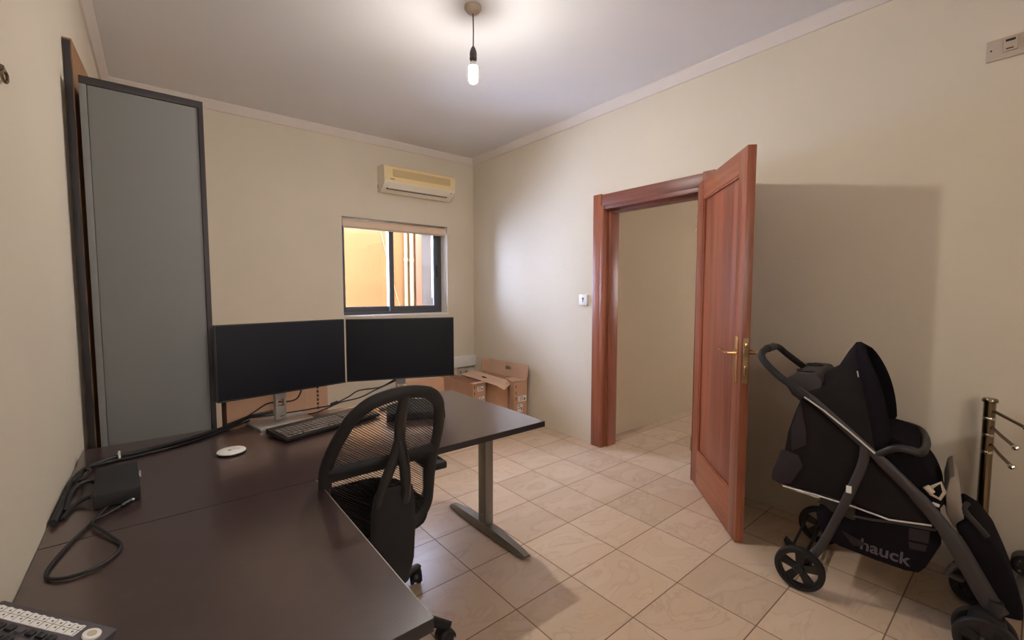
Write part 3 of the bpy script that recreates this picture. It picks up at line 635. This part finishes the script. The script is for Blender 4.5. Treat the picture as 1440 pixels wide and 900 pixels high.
m = MB(); m.tube([(.655, 2.249, .750), (.69, 2.248, .758)], .0085, 10); tag(m.build('cable_sleeve', M['stroller_fab2']), 'short dark sleeve binding the two cables between the monitors', 'cable sleeve')

# ---------------------------------------------------------------- desk phone
A = Vector((-.068, .900, .787)); ex = Vector((-.138, .100, .055)).normalized(); ey = Vector((0, -1, -.10)); ey = (ey-ex*ey.dot(ex)).normalized(); ez = ey.cross(ex).normalized()
if ez.z < 0: ez = -ez
ph = thing('desk_phone', 'grey telephone set with a white paper key strip, at the near left desk corner', 'telephone', (0, 0, 0))
def P3(u, v, h=0.): return A+ex*u+ey*v+ez*h
def pb(m, u0, u1, v0, v1, h0, h1, bev=0.):
    m.prism([P3(u0, v0, h0), P3(u1, v0, h0), P3(u1, v1, h0), P3(u0, v1, h0)], ez*(h1-h0), bev)
LU = .175
m = MB(); pb(m, 0, LU, 0, .15, -.028, 0, .003); m.build('body', M['phone'], ph)
m = MB(); q = [P3(.02, .02, -.03), P3(LU-.02, .02, -.03), P3(LU-.02, .11, -.03), P3(.02, .11, -.03)]
bmq = m.bm; top_ = [bmq.verts.new(v) for v in q]; bot_ = [bmq.verts.new(Vector((v.x, v.y, DZ))) for v in q]
bmq.faces.new(top_); bmq.faces.new(bot_)
for k in range(4): bmq.faces.new([top_[k], top_[(k+1) % 4], bot_[(k+1) % 4], bot_[k]])
m.build('foot', M['phone'], ph)
m = MB(); pb(m, .040, LU-.002, .012, .034, .0, .0012)
for k in range(11): pb(m, .0405+k*.0120, .0455+k*.0120, .0105, .0125, .0, .0010)
ps = m.build('paper_strip', M['paper'], ph)
m = MB()
for k in range(10):
    pb(m, .042+k*.0125, .0427+k*.0125, .013, .033, .0012, .0015)
    for v in (.0160, .0255): pb(m, .0462+k*.0125, .0485+k*.0125, v, v+.003, .0012, .0014)
pb(m, .037, LU-.003, .0222, .0226, .0012, .0015); m.build('printed_grid', M['lettering'], ps)
for row in range(3):
    for k in range(9):
        m = MB(); pb(m, .04+k*.0145, .05+k*.0145, .042+row*.018, .052+row*.018, 0, .004, .001); m.build('key', M['black'] if (k+row) % 4 else M['lettering'], ph)
m = MB(); n_ = 24; rad = .0115; cpos = (.021, .0245)
m.prism([P3(cpos[0]+rad*math.cos(2*math.pi*k/n_), cpos[1]+rad*math.sin(2*math.pi*k/n_), 0) for k in range(n_)], ez*.004, .001); rb_ = m.build('round_button', M['paper'], ph)
m = MB(); m.prism([P3(cpos[0]+.006*math.cos(2*math.pi*k/12), cpos[1]+.006*math.sin(2*math.pi*k/12), .004) for k in range(12)], ez*.0006); m.build('button_mark', M['dusty_plastic'], rb_)

# ---------------------------------------------------------------- cardboard boxes
def label_mesh(parent, o, ux, uz, nrm, w_, h_, rows=3):
    """paper label with printed bars; o centre, ux/uz in-plane axes, nrm outwards"""
    o, ux, uz, nrm = map(Vector, (o, ux, uz, nrm))
    m = MB(); m.prism([o-ux*w_/2-uz*h_/2, o+ux*w_/2-uz*h_/2, o+ux*w_/2+uz*h_/2, o-ux*w_/2+uz*h_/2], nrm*.001); l = m.build('label', M['paper'], parent)
    m = MB()
    for k in range(rows):
        z = h_*(.28-.28*k); a = o+uz*z+nrm*.001
        m.prism([a-ux*w_*.38, a+ux*w_*(.1+.1*((k*2) % 3)), a+ux*w_*(.1+.1*((k*2) % 3))+uz*h_*.1, a-ux*w_*.38+uz*h_*.1], nrm*.0006)
    a = o+nrm*.001+ux*w_*.3-uz*h_*.1; m.prism([a-ux*w_*.07-uz*h_*.2, a+ux*w_*.07-uz*h_*.2, a+ux*w_*.07+uz*h_*.2, a-ux*w_*.07+uz*h_*.2], nrm*.0006)
    m.build('label_print', M['ink'], l)
def open_shell(m, x0, x1, y0, y1, h, t=.006, floor=True):
    m.b2(x0, x1, y0, y0+t, 0, h); m.b2(x0, x1, y1-t, y1, 0, h); m.b2(x0, x0+t, y0+t, y1-t, 0, h); m.b2(x1-t, x1, y0+t, y1-t, 0, h)
    if floor: m.b2(x0+t, x1-t, y0+t, y1-t, 0, t)

# big box behind the left monitor
b1 = thing('cardboard_box', 'cardboard box with printed writing behind the left monitor', 'box', (.236, 2.44, 0))
m = MB(); m.b2(0, .46, 0, .22, 0, .94, .002); m.build('carton', M['cardboard'], b1)
m = MB(); m.b2(.196, .200, -.0012, .0, 0, .94); m.b2(.345, .348, -.0012, .0, 0, .94); m.build('crease', M['cardboard_in'], b1)
m = MB()
for k in range(6): m.b2(.404, .414, -.0014, .0, .80-k*.022, .814-k*.022)
m.build('printed_text', M['print'], b1)
# low box on the floor beyond the desk, ring logo
b2_ = thing('cardboard_box', 'cardboard box with a ring logo behind the right monitor', 'box', (1.66, 3.60, 0))
m = MB(); m.prism([(0, 0, 0), (.45, 0, 0), (.42, 0, .50), (.02, 0, .50)], (0, .18, 0), .002); m.build('carton', M['cardboard'], b2_)
m = MB(); m.tube([(.27+.034*math.cos(a), -.0008, .405+.034*math.sin(a)) for a in [2*math.pi*k/28 for k in range(28)]], .0016, 6, closed=True); lg = m.build('ring_logo', M['print'], b2_)
text_mesh('DELL', .024, 'logo_lettering', M['print'], lg, Matrix.Translation((.27, -.001, .405)) @ Matrix.Rotation(R(90), 4, 'X'), .0005)

# three monitor cartons in the corner, side by side
ba = thing('open_carton', 'leftmost of three corner cartons, its shaded long side behind the desk end', 'box', (2.31, 3.45, 0))
m = MB(); open_shell(m, 0, .145, 0, .66, .425); m.build('carton', M['cardboard'], ba)
m = MB(); m.prism([(.006, -.02, .432), (.145, -.02, .432), (.150, .05, .43), (.0, .05, .43)], (0, 0, .004)); m.build('front_flap', M['cardboard_in'], ba)
label_mesh(ba, (.085, -.0005, .375), (1, 0, 0), (0, 0, 1), (0, -1, 0), .07, .045)
label_mesh(ba, (.10, -.0005, .27), (1, 0, 0), (0, 0, 1), (0, -1, 0), .06, .05, 2)
m = MB()
for k in range(3): m.b2(.014, .022, -.0012, .0, .38-k*.06, .41-k*.06)
m.build('perforation', M['print'], ba)
bb_ = thing('open_carton', 'middle of three corner cartons, its lid flap with a dark hand hole lying on top', 'box', (2.485, 3.32, 0))
m = MB(); open_shell(m, 0, .145, 0, .62, .425); m.build('carton', M['cardboard'], bb_)
m = MB()
def FP(u, v):
    a = Vector((-.055, -.083, .434)).lerp(Vector((.170, .07, .440)), u); b_ = Vector((-.045, .53, .448)).lerp(Vector((.170, .63, .452)), u); return a.lerp(b_, v)
for (u0, u1, v0, v1) in [(0, 1, 0, .42), (0, 1, .55, 1), (0, .40, .42, .55), (.60, 1, .42, .55)]:
    m.prism([FP(u0, v0), FP(u1, v0), FP(u1, v1), FP(u0, v1)], (0, 0, .004))
m.build('lid_flap', M['cardboard_in'], bb_)
m = MB(); m.prism([FP(0, 0), FP(1, 0), FP(1, 0)+Vector((.01, -.07, -.035)), FP(.15, 0)+Vector((.03, -.06, -.045))], (0, 0, .004)); m.build('side_flap', M['cardboard_in'], bb_)
bc = thing('open_carton', 'rightmost of three corner cartons, its lid standing up against the right wall', 'box', (2.66, 3.26, 0))
m = MB(); open_shell(m, 0, .165, 0, .66, .43); m.build('carton', M['cardboard'], bc)
m = MB(); m.b2(.006, .159, .006, .654, .33, .335); m.build('inner_tray', M['cardboard_in'], bc)
m = MB()
def SP(v, s_): return (.166+.022*s_, v, .43+.145*s_)
for (v0, v1, s0, s1) in [(.0, .66, 0, .45), (.0, .66, .70, 1), (.0, .27, .45, .70), (.36, .66, .45, .70)]:
    m.prism([SP(v0, s0), SP(v1, s0), SP(v1, s1), SP(v0, s1)], (.005, 0, 0))
m.build('standing_lid', M['cardboard_in'], bc)
m = MB(); m.prism([(.166, 0, .43), (.188, 0, .575), (.155, -.045, .55), (.14, -.03, .45)], (0, .005, 0)); m.build('lid_side_flap', M['cardboard'], bc)
m = MB(); m.prism([(.166, .66, .43), (.188, .66, .575), (.115, .70, .56), (.10, .69, .45)], (0, .005, 0)); m.build('lid_side_flap', M['cardboard'], bc)
m = MB(); m.prism([(.158, .004, .432), (.158, .20, .432), (.03, .18, .44), (-.005, .02, .436)], (0, 0, .004)); m.build('folded_flap', M['cardboard_in'], bc)
label_mesh(bc, (.105, -.0005, .26), (1, 0, 0), (0, 0, 1), (0, -1, 0), .10, .055)
label_mesh(bc, (.075, -.0005, .165), (1, 0, 0), (0, 0, 1), (0, -1, 0), .065, .08, 2)
m = MB()
for k in range(3): m.b2(.022, .030, -.0012, .0, .37-k*.06, .40-k*.06)
m.build('perforation', M['print'], bc)

# ---------------------------------------------------------------- office chair
CX, CY = .562, 1.61
ch = thing('office_chair', 'black mesh-back swivel office chair tucked into the desk corner', 'chair', (CX, CY, 0))
def yb_(z):   # recline of the back, local y
    T = [(.44, -.19), (.5, -.20), (.6, -.22), (.78, -.28), (.9, -.35), (1.0, -.41), (1.04, -.425)]
    if z <= T[0][0]: return T[0][1]
    for (a, b_), (c_, d_) in zip(T, T[1:]):
        if z <= c_: return b_+(d_-b_)*(z-a)/(c_-a)
    return T[-1][1]
half = [(0.0, 1.018), (.05, 1.013), (.10, .995), (.138, .955), (.160, .90), (.176, .84), (.184, .78), (.182, .72), (.184, .66), (.190, .60), (.188, .54), (.165, .50), (.11, .475), (.05, .47)]
half = [(a+.0, b_) for a, b_ in half]
outl = half+[(0, .468)]+[(-a, b_) for a, b_ in half[:0:-1]]
pts = [(a-.006, yb_(z)-.02*math.cos(min(1, abs(a)/.2)*1.5)+.02, z) for a, z in outl]
loop = smooth_path(pts, 4, closed=True)
m = MB(); m.tube(loop, .019, 10, closed=True, up=(0, 1, 0), flat=(1.05, .65)); m.build('back_frame', M['black_matte'], ch)
# netting
import bisect
hz = sorted([(b_, a) for a, b_ in half])
def wid(z):
    for (a, b_), (c_, d_) in zip(hz, hz[1:]):
        if z <= c_: return b_+(d_-b_)*(z-a)/(c_-a) if c_ > a else b_
    return 0
m = MB(); rowsn = []
for i in range(25):
    z = .478+(1.008-.478)*i/24; ww = max(.02, wid(z)-.004)
    rowsn.append([(-.006+ww*(-1+2*k/16), yb_(z)+.02-.02*math.cos(min(1, ww*abs(-1+2*k/16)/.2)*1.5), z) for k in range(17)])
m.grid(rowsn); m.build('back_netting', M['net'], ch)
m = MB(); m.tube([(-.006+x, yb_(.775)+.018-.018*math.cos(min(1, abs(x)/.2)*1.5)-.003, .775) for x in [-.178+.356*k/14 for k in range(15)]], .0145, 8, up=(0, 0, 1), flat=(.7, 1.1)); m.build('lumbar_bar', M['black_matte'], ch)
m = MB()
m.tube(smooth_path([(-.006, -.421, 1.012), (-.006, -.40, .96), (-.004, -.378, .90), (-.002, -.372, .85)], 6), [.0155]*6+[.0165]*13, 10, up=(0, 1, 0), flat=(1.1, .7))
m.tube(smooth_path([(-.002, -.372, .86), (.006, -.375, .81), (.012, -.376, .76), (.014, -.372, .70), (.014, -.36, .66)], 6), .017, 10, up=(0, 1, 0), flat=(1.0, .8))
m.tube(smooth_path([(-.004, -.372, .86), (-.022, -.366, .80), (-.045, -.360, .74), (-.062, -.355, .68), (-.064, -.35, .64)], 6), .0165, 10, up=(0, 1, 0), flat=(1.0, .8))
m.build('back_spine', M['black'], ch)
m = MB(); prof = [(.044, .722), (.062, .70), (.071, .65), (.073, .56), (.069, .46), (.058, .38), (.042, .33), (.028, .31)]
def ply(z): return -.372+.02*((.7-z)/.4)+(.12*max(0, (.40-z)/.09)**1.5)
rw = []
for hw, z in prof: rw.append([(-.016+hw*math.sin(a), ply(z)+.02-.022*math.cos(a), z) for a in [R(-90+180*k/10) for k in range(11)]])
m.grid(rw); m.grid([[(-.016-hw, ply(z)+.02, z), (-.016+hw, ply(z)+.02, z)] for hw, z in prof])
bmesh.ops.remove_doubles(m.bm, verts=m.bm.verts, dist=1e-4)
m.build('back_bracket', M['chair_fab'], ch, solid=.003)
# seat
m = MB(); n_ = 28
def seatring(sx, sy, z): return [(sx*abs(math.cos(a))**.55*(1 if math.cos(a) > 0 else -1), .03+sy*abs(math.sin(a))**.6*(1 if math.sin(a) > 0 else -1), z) for a in [2*math.pi*k/n_ for k in range(n_)]]
rings = [seatring(.16, .15, .50), seatring(.215, .205, .505), seatring(.235, .225, .495), seatring(.24, .23, .47), seatring(.235, .225, .45), seatring(.20, .19, .435), seatring(.1, .1, .43)]
m.grid([r_+[r_[0]] for r_ in rings]); m.bm.faces.new([m.bm.verts.new(Vector(v)) for v in rings[0]]); m.bm.faces.new([m.bm.verts.new(Vector(v)) for v in rings[-1]])
bmesh.ops.remove_doubles(m.bm, verts=m.bm.verts, dist=1e-4); m.build('seat', M['chair_fab'], ch)
m = MB(); rings = [seatring(.19, .18, .44), seatring(.205, .20, .43), seatring(.17, .16, .405)]
m.grid([r_+[r_[0]] for r_ in rings]); m.bm.faces.new([m.bm.verts.new(Vector(v)) for v in rings[-1]]); bmesh.ops.remove_doubles(m.bm, verts=m.bm.verts, dist=1e-4); m.b2(-.08, .08, -.20, .12, .355, .41, .01); m.tube([(-.012, -.33, .36), (-.01, -.22, .37), (0, -.1, .38)], .03, 8, flat=(1.3, .6)); m.build('seat_mechanism', M['black'], ch)
for s_ in (-1, 1):
    m = MB(); m.tube(smooth_path([(s_*.17, .02, .42), (s_*.245, .01, .43), (s_*.262, -.03, .50), (s_*.245, -.07, .59), (s_*.24, -.08, .645)], 5), .018, 8, flat=(1.5, .8)); ar = m.build('armrest', M['black'], ch)
    m = MB(); m.prism([(s_*.232-.042, -.20, .652), (s_*.232+.03, -.205, .652), (s_*.232+.04, .05, .652), (s_*.232-.04, .05, .652)], (0, 0, .028), .008); m.build('arm_pad', M['black_matte'], ar)
m = MB(); m.lathe([(.028, .10), (.028, .22), (.02, .22), (.02, .37)], seg=20); m.build('gas_lift', M['black'], ch)
m = MB(); m.lathe([(.045, .075), (.045, .12), (.03, .13)], seg=20)
angs = [R(26+72*k) for k in range(5)]
for a in angs:
    d = Vector((math.cos(a), math.sin(a), 0))
    m.tube([d*.03+Vector((0, 0, .105)), d*.15+Vector((0, 0, .095)), d*.28+Vector((0, 0, .078)), d*.350+Vector((0, 0, .070))], [.026, .023, .021, .014], 8, flat=(1.25, .6), up=(0, 0, 1))
m.build('star_base', M['black'], ch)
for i, a in enumerate(angs):
    d = Vector((math.cos(a), math.sin(a), 0)); c_ = d*.328; t_ = Vector((-math.sin(a+.8), math.cos(a+.8), 0))
    m = MB(); m.lathe([(.007, .03), (.007, .075)], c_, 'Z', 10)
    rows_ = []
    for k in range(9):
        an = R(-10+200*k/8); rows_.append([c_+t_*(-.0) + Vector((t_.y, -t_.x, 0))*(.030*math.cos(an))+Vector((0, 0, .028+.031*math.sin(an)))+t_*s_ for s_ in (-.026, .026)])
    m.grid(rows_); cas = m.build('caster', M['black'], ch, solid=.003)
    for s_ in (-1, 1):
        m = MB(); rot = t_.to_track_quat('Z', 'Y').to_matrix().to_4x4()
        t = MB(); t.lathe([(.019, -.009), (.025, -.007), (.0255, 0), (.025, .007), (.019, .009), (.006, .0095)], seg=20)
        bmesh.ops.transform(t.bm, matrix=Matrix.Translation(c_+t_*s_*.014+Vector((0, 0, .0255))) @ rot, verts=t.bm.verts)
        t.build('caster_wheel', M['rubber'], cas)
    m.bm.free() if m.bm.is_valid else None

# ---------------------------------------------------------------- stroller
ang = math.atan2(-.99193, .12676)
sr = thing('stroller', 'black folding pushchair with a canopy, parked against the right wall', 'stroller', (2.157, .652, 0), ang)
TR = .497
def side(u, o, z): return (u, o, z)
def wheel(u, o, r, wd, spokes, name='rear_wheel'):
    m = MB(); P = [(r-.016, -wd/2), (r-.004, -wd/2), (r, -wd/4), (r, wd/4), (r-.004, wd/2), (r-.016, wd/2), (r-.016, -wd/2)]
    m.lathe(P, (u, o, r), 'Y', 36, cap=False); tyre = m.build(name, M['rubber'], sr)
    m = MB()
    m.lathe([(r-.0155, -wd*.32), (r-.026, -wd*.36), (r-.026, wd*.36), (r-.0155, wd*.32)], (u, o, r), 'Y', 36, cap=False)
    m.lathe([(.004, -wd*.55), (.018, -wd*.5), (.022, -wd*.3), (.022, wd*.4)], (u, o, r), 'Y', 20)
    for k in range(spokes):
        a = 2*math.pi*k/spokes+.3
        dr = Vector((math.cos(a), 0, math.sin(a))); sdv = Vector((-math.sin(a), 0, math.cos(a))); c_ = Vector((u, o, r))
        w0, w1_ = (.013, .019)
        q_ = [c_+dr*.015-sdv*w0, c_+dr*.015+sdv*w0, c_+dr*(r-.02)+sdv*w1_, c_+dr*(r-.02)-sdv*w1_]
        m.prism([Vector((v.x, o-wd*.22, v.z)) for v in q_], (0, wd*.44, 0))
    m.build('wheel_hub', M['black'], tyre)
    return tyre
wheel(0, 0, .096, .032, 5); wheel(0, TR, .096, .032, 5)
for o in (.03, .10): wheel(.56, o-.045, .085, .028, 5, 'front_wheel')
for o in (TR-.11, TR-.04): wheel(.56, o, .085, .028, 5, 'front_wheel')
m = MB(); m.tube([(0, .02, .096), (0, TR-.02, .096)], .008, 10); m.build('rear_axle', M['black'], sr)
m = MB(); m.tube([(-.045, .04, .14), (-.05, TR-.04, .14)], .006, 8); m.prism([(-.06, .05, .14), (-.02, .05, .135), (-.075, .05, .175)], (0, .05, 0), .002); m.build('brake_bar', M['black'], sr)
for o in (.028, TR-.028):
    m = MB(); m.tube(smooth_path([(.20, o, .70), (.197, o, .62), (.165, o, .50), (.125, o, .37), (.088, o, .26), (.055, o, .18), (.012, o, .10)], 5), .0145, 10, flat=(.8, 1.15)); m.build('rear_leg', M['stroller_frame'], sr)
    m = MB(); m.tube(smooth_path([(-.04, o, .885), (.04, o, .83), (.15, o, .735), (.26, o, .635), (.37, o, .525), (.46, o, .41), (.51, o, .32), (.56, o, .225), (.59, o, .18)], 5), [.015]*15+[.019]*5+[.022]*5+[.027]*16, 10, flat=(.6, 1.1)); fr_ = m.build('side_frame', M['stroller_frame'], sr)
    m = MB(); m.tube([(-.012, o-.017, .858), (.06, o-.018, .812), (.15, o-.019, .742), (.233, o-.019, .672)] if o < .2 else [(-.012, o+.017, .858), (.15, o+.019, .742), (.233, o+.019, .672)], .0035, 8); plabel(m.build('chrome_rail', M['piping'], fr_), 'thin bright rail along the frame')
m = MB(); m.tube(smooth_path([(.0, .03, .855), (-.06, .03, .895), (-.12, .035, .935), (-.175, .045, .985), (-.20, .075, 1.015), (-.205, .14, 1.03), (-.205, TR/2, 1.035), (-.205, TR-.14, 1.03), (-.20, TR-.075, 1.015), (-.175, TR-.045, .985), (-.12, TR-.035, .94), (-.06, TR-.03, .895), (0, TR-.03, .855)], 6), .0155, 12); m.build('handlebar', M['black_matte'], sr)
m = MB(); m.tube([(-.204, TR/2-.06, 1.034), (-.204, TR/2+.06, 1.034)], .0185, 14); m.build('handle_grip', M['stroller_frame'], sr)
# parent tray / organiser between the handle arms
m = MB(); m.prism([(-.095, .05, .895), (-.085, .05, .93), (-.05, .05, .955), (.02, .05, .955), (.045, .05, .93), (.04, .05, .89), (.01, .05, .845), (-.03, .05, .825), (-.065, .05, .85)], (0, TR-.10, 0), .008); po = m.build('organiser_pouch', M['stroller_frame'], sr)
m = MB()
for o in (.12, .34): 
    m.lathe([(.034, .953), (.036, .960), (.030, .960), (.028, .952)], (-.03, o, 0), 'Z', 20)
m.build('cup_opening', M['rubber'], po)
# canopy
def canopy_rows(rws, a=.222, c=TR/2, n=14):
    out = []
    for B, Q, A_ in rws:
        r_ = []
        for k in range(-n, n+1):
            t = 1-abs(k)/n; s_ = -1 if k < 0 else 1
            u = (1-t)**2*B[0]+2*t*(1-t)*Q[0]+t*t*A_[0]; z = (1-t)**2*B[1]+2*t*(1-t)*Q[1]+t*t*A_[1]
            off = c+s_*a*math.sqrt(max(0, 1-t**3.2)); r_.append((u, off, z))
        out.append(r_)
    return out
m = MB(); m.grid(canopy_rows([((.0, .85), (-.03, .85), (-.04, .81)), ((.04, .82), (-.01, .88), (-.005, .90)), ((.09, .785), (.04, .90), (.035, .945)), ((.14, .745), (.08, .91), (.08, .98)), ((.19, .705), (.15, .90), (.11, 1.045)), ((.232, .672), (.20, .88), (.135, 1.087))]))
cn = m.build('canopy', M['stroller_fab'], sr, smooth=70, solid=.004)
m = MB(); m.grid(canopy_rows([((.232, .672), (.20, .88), (.135, 1.087)), ((.262, .70), (.245, .90), (.150, 1.09)), ((.276, .735), (.265, .93), (.168, 1.078))])); vz = m.build('canopy_visor', M['stroller_mesh'], cn, smooth=70, solid=.004)
m = MB(); m.prism([(.157, .075, .985), (.161, .075, .985), (.171, .068, .94), (.167, .068, .94)], (0, -.008, 0)); 
m2 = m.build('canopy_tag', M['piping'], cn)
# seat shell (side panels meet under the frame)
body = [(-.03, .845), (-.055, .76), (-.075, .68), (-.088, .58), (-.125, .49), (-.130, .445), (-.085, .432), (.05, .430), (.175, .424), (.286, .410), (.408, .430), (.37, .52), (.30, .59), (.22, .66), (.12, .745), (.05, .80)]
m = MB(); m.prism([(u, .045, z) for u, z in body], (0, TR-.09, 0), .012); se = m.build('seat_shell', M['stroller_fab'], sr, smooth=50)
m = MB(); m.prism([(-.062, .038, .70), (-.03, .038, .83), (-.005, .038, .70), (.0, .038, .64), (-.055, .038, .60)], (0, .012, 0), .004); plabel(m.build('side_flap', M['stroller_fab2'], se), 'lighter fabric flap at the back')
m = MB(); m.prism([(-.095, .036, .60), (-.03, .036, .585), (-.01, .036, .54), (-.055, .036, .45), (-.095, .036, .437), (-.132, .036, .45), (-.127, .036, .49)], (0, .014, 0), .004); plabel(m.build('back_pocket', M['stroller_fab2'], se), 'lighter fabric hanging pocket')
m = MB(); m.tube([(-.085, .038, .430), (.05, .038, .428), (.175, .038, .422), (.286, .038, .408), (.408, .038, .430)], .0035, 8); m.tube([(-.07, .05, .422), (.05, .05, .415)], .003, 6); plabel(m.build('reflective_piping', M['piping'], se), 'thin white piping')
m = MB(); m.prism([(.24, .06, .60), (.25, .06, .738), (.30, .06, .73), (.352, .06, .708), (.372, .06, .672), (.385, .06, .63), (.408, .06, .60), (.425, .06, .56), (.44, .06, .51), (.40, .06, .44), (.30, .06, .50)], (0, TR-.12, 0), .02); plabel(m.build('seat_cushion', M['stroller_mesh'], se), 'darker seat cushion')
m = MB(); m.tube(smooth_path([(.235, .035, .66), (.29, .035, .70), (.335, .045, .70), (.365, .08, .69), (.378, TR/2, .685), (.365, TR-.08, .69), (.335, TR-.045, .70), (.29, TR-.035, .70), (.235, TR-.035, .66)], 5), .016, 10); m.build('bumper_bar', M['black'], sr)
m = MB(); m.tube([(.402, .050, .575), (.425, .048, .600), (.436, .048, .565), (.425, .050, .535), (.400, .050, .545)], .006, 8, closed=True); m.tube([(.385, .050, .572), (.404, .048, .552)], .011, 8); plabel(m.build('harness_buckle', M['dusty_plastic'], se), 'beige harness buckle')
m = MB(); m.tube([(.405, .050, .512), (.425, .050, .508)], .006, 8); m.build('strap_clip', M['piping'], se)
m = MB(); m.prism([(.440, .09, .55), (.448, .09, .61), (.462, .09, .625), (.478, .09, .58), (.488, .09, .50), (.50, .09, .43), (.47, .09, .42), (.445, .09, .47)], (0, TR-.2, 0), .008); plabel(m.build('calf_pad', M['pale'], sr), 'pale grey calf pad')
m = MB(); m.tube(smooth_path([(.499, .045, .548), (.490, .045, .525), (.500, .045, .50), (.522, .045, .475), (.55, .045, .44)], 5), [.008]*8+[.010]*13, 8); m.build('strap', M['black'], sr)
m = MB(); m.prism([(.47, .05, .44), (.50, .05, .475), (.545, .05, .45), (.587, .05, .39), (.625, .05, .29), (.648, .05, .22), (.652, .05, .17), (.60, .05, .16), (.55, .05, .19), (.51, .05, .20), (.49, .05, .235), (.50, .05, .30), (.50, .05, .38)], (0, TR-.16, 0), .014); m.build('footrest', M['stroller_mesh'], sr)
m = MB(); m.tube([(.50, .06, .25), (.455, .05, .26), (.47, .05, .29), (.50, .06, .31)], .013, 8); m.build('wheel_lock_lever', M['stroller_frame'], sr)
for o in (.02, TR-.075):
    m = MB(); m.prism([(.51, o-.035, .10), (.52, o-.035, .165), (.56, o-.035, .19), (.61, o-.035, .165), (.60, o-.035, .10), (.56, o-.035, .08)], (0, .07, 0), .008); m.tube([(.58, o, .23), (.575, o, .12)], .02, 10); m.build('wheel_fork', M['black'], sr)
m = MB(); m.prism([(.05, .055, .29), (.04, .055, .345), (.09, .055, .40), (.13, .055, .41), (.43, .055, .42), (.438, .055, .36), (.40, .055, .25), (.38, .055, .218), (.34, .055, .212), (.25, .055, .214), (.13, .055, .225), (.09, .055, .24)], (0, TR-.11, 0), .012); bk = m.build('storage_basket', M['stroller_mesh'], sr, smooth=50)
text_mesh('hauck', .066, 'brand_lettering', M['lettering'], bk, Matrix.Translation((.275, .0535, .262)) @ Matrix.Rotation(R(3), 4, 'Y') @ Matrix.Rotation(R(90), 4, 'X'), .0012)
m = MB(); m.prism([(.135, .0525, .300), (.215, .0525, .275), (.20, .0525, .255), (.175, .0525, .25)], (0, .003, 0)); m.build('basket_patch', M['stroller_fab2'], bk)
m = MB(); m.prism([(.345, .0525, .39), (.405, .0525, .40), (.402, .0525, .35), (.345, .0525, .345)], (0, .003, 0)); m.prism([(.345, .0525, .335), (.40, .0525, .34), (.395, .0525, .315), (.35, .0525, .31)], (0, .003, 0)); m.build('care_label', M['stroller_fab2'], bk)
m = MB(); m.tube(smooth_path([(.05, .048, .40), (.09, .045, .395), (.15, .045, .38), (.23, .045, .385), (.30, .045, .40), (.42, .045, .415)], 5), .005, 8); m.build('basket_hem', M['stroller_frame'], bk)
m = MB(); m.prism([(.06, .04, .44), (.055, .04, .405), (.10, .04, .37), (.18, .04, .36), (.18, .04, .43)], (0, .03, 0), .01); plabel(m.build('rolled_fabric', M['black'], sr), 'rolled dark fabric at the back')
m = MB(); m.b2(.148, .166, .0085, .0125, .485, .515, .001); m.build('frame_sticker', M['paper'], sr)

# ---------------------------------------------------------------- metal stand behind the stroller
ms = thing('towel_stand', 'freestanding metal post with three swing arms in the right corner', 'towel stand', (2.80, .158, 0))
m = MB(); m.lathe([(.065, 0), (.065, .006), (.04, .016), (.02, .03)], seg=28); m.build('base', M['steel'], ms)
m = MB(); m.lathe([(.0195, .02), (.0195, .825), (.0195, .833), (.025, .835), (.026, .843), (.022, .851), (.001, .851)], seg=24, cap=False); m.build('post', M['steel'], ms)
for z, e in ((.766, (-.116, -.111, .768)), (.694, (-.136, -.086, .687)), (.618, (-.139, -.080, .607))):
    m = MB(); m.lathe([(.0205, z-.008), (.0225, z-.004), (.0225, z+.0), (.0205, z+.003)], seg=24); m.build('collar', M['steel_b'], ms)
    e = Vector(e); z2 = z+.034
    m = MB(); m.tube([(-.012, -.012, z2), (e.x*.5, e.y*.5, (z2+e.z)/2+.002), e], .0065, 10); ar = m.build('swing_arm', M['steel'], ms)
    m = MB(); m.lathe([(.001, -.013), (.009, -.009), (.0125, 0), (.009, .009), (.001, .013)], e, 'X', 16, cap=False); m.build('arm_knob', M['steel_b'], ar)

# pale bag with a dark round cap at the right edge of the view
wb = thing('white_bag', 'pale bag with a dark studded round cap, beyond the stroller at the right edge', 'bag', (2.725, -.045, 0))
m = MB(); rr_ = []
for i, (z, s_) in enumerate([(0, .9), (.04, 1.02), (.09, 1.0), (.14, .9), (.18, .72), (.205, .45)]):
    rr_.append([(s_*.095*math.cos(a)*(1+.05*math.sin(5*a+i)), s_*.10*math.sin(a)*(1+.05*math.cos(4*a+i)), z) for a in [2*math.pi*k/24 for k in range(25)]])
m.grid(rr_); bmesh.ops.remove_doubles(m.bm, verts=m.bm.verts, dist=1e-4); m.build('bag_body', M['bag'], wb)
m = MB(); m.lathe([(.001, 0), (.034, .002), (.042, .010), (.042, .07), (.001, .075)], (-.075, .067, .215), 'X', 28, cap=False); cp = m.build('cap', M['black'], wb)
for k in range(7):
    a = 2*math.pi*k/7; m = MB(); m.lathe([(.005, -.003), (.0055, .003)], (-.074, .067+.025*math.cos(a), .215+.025*math.sin(a)), 'X', 10); m.build('cap_stud', M['steel_b'], cp)
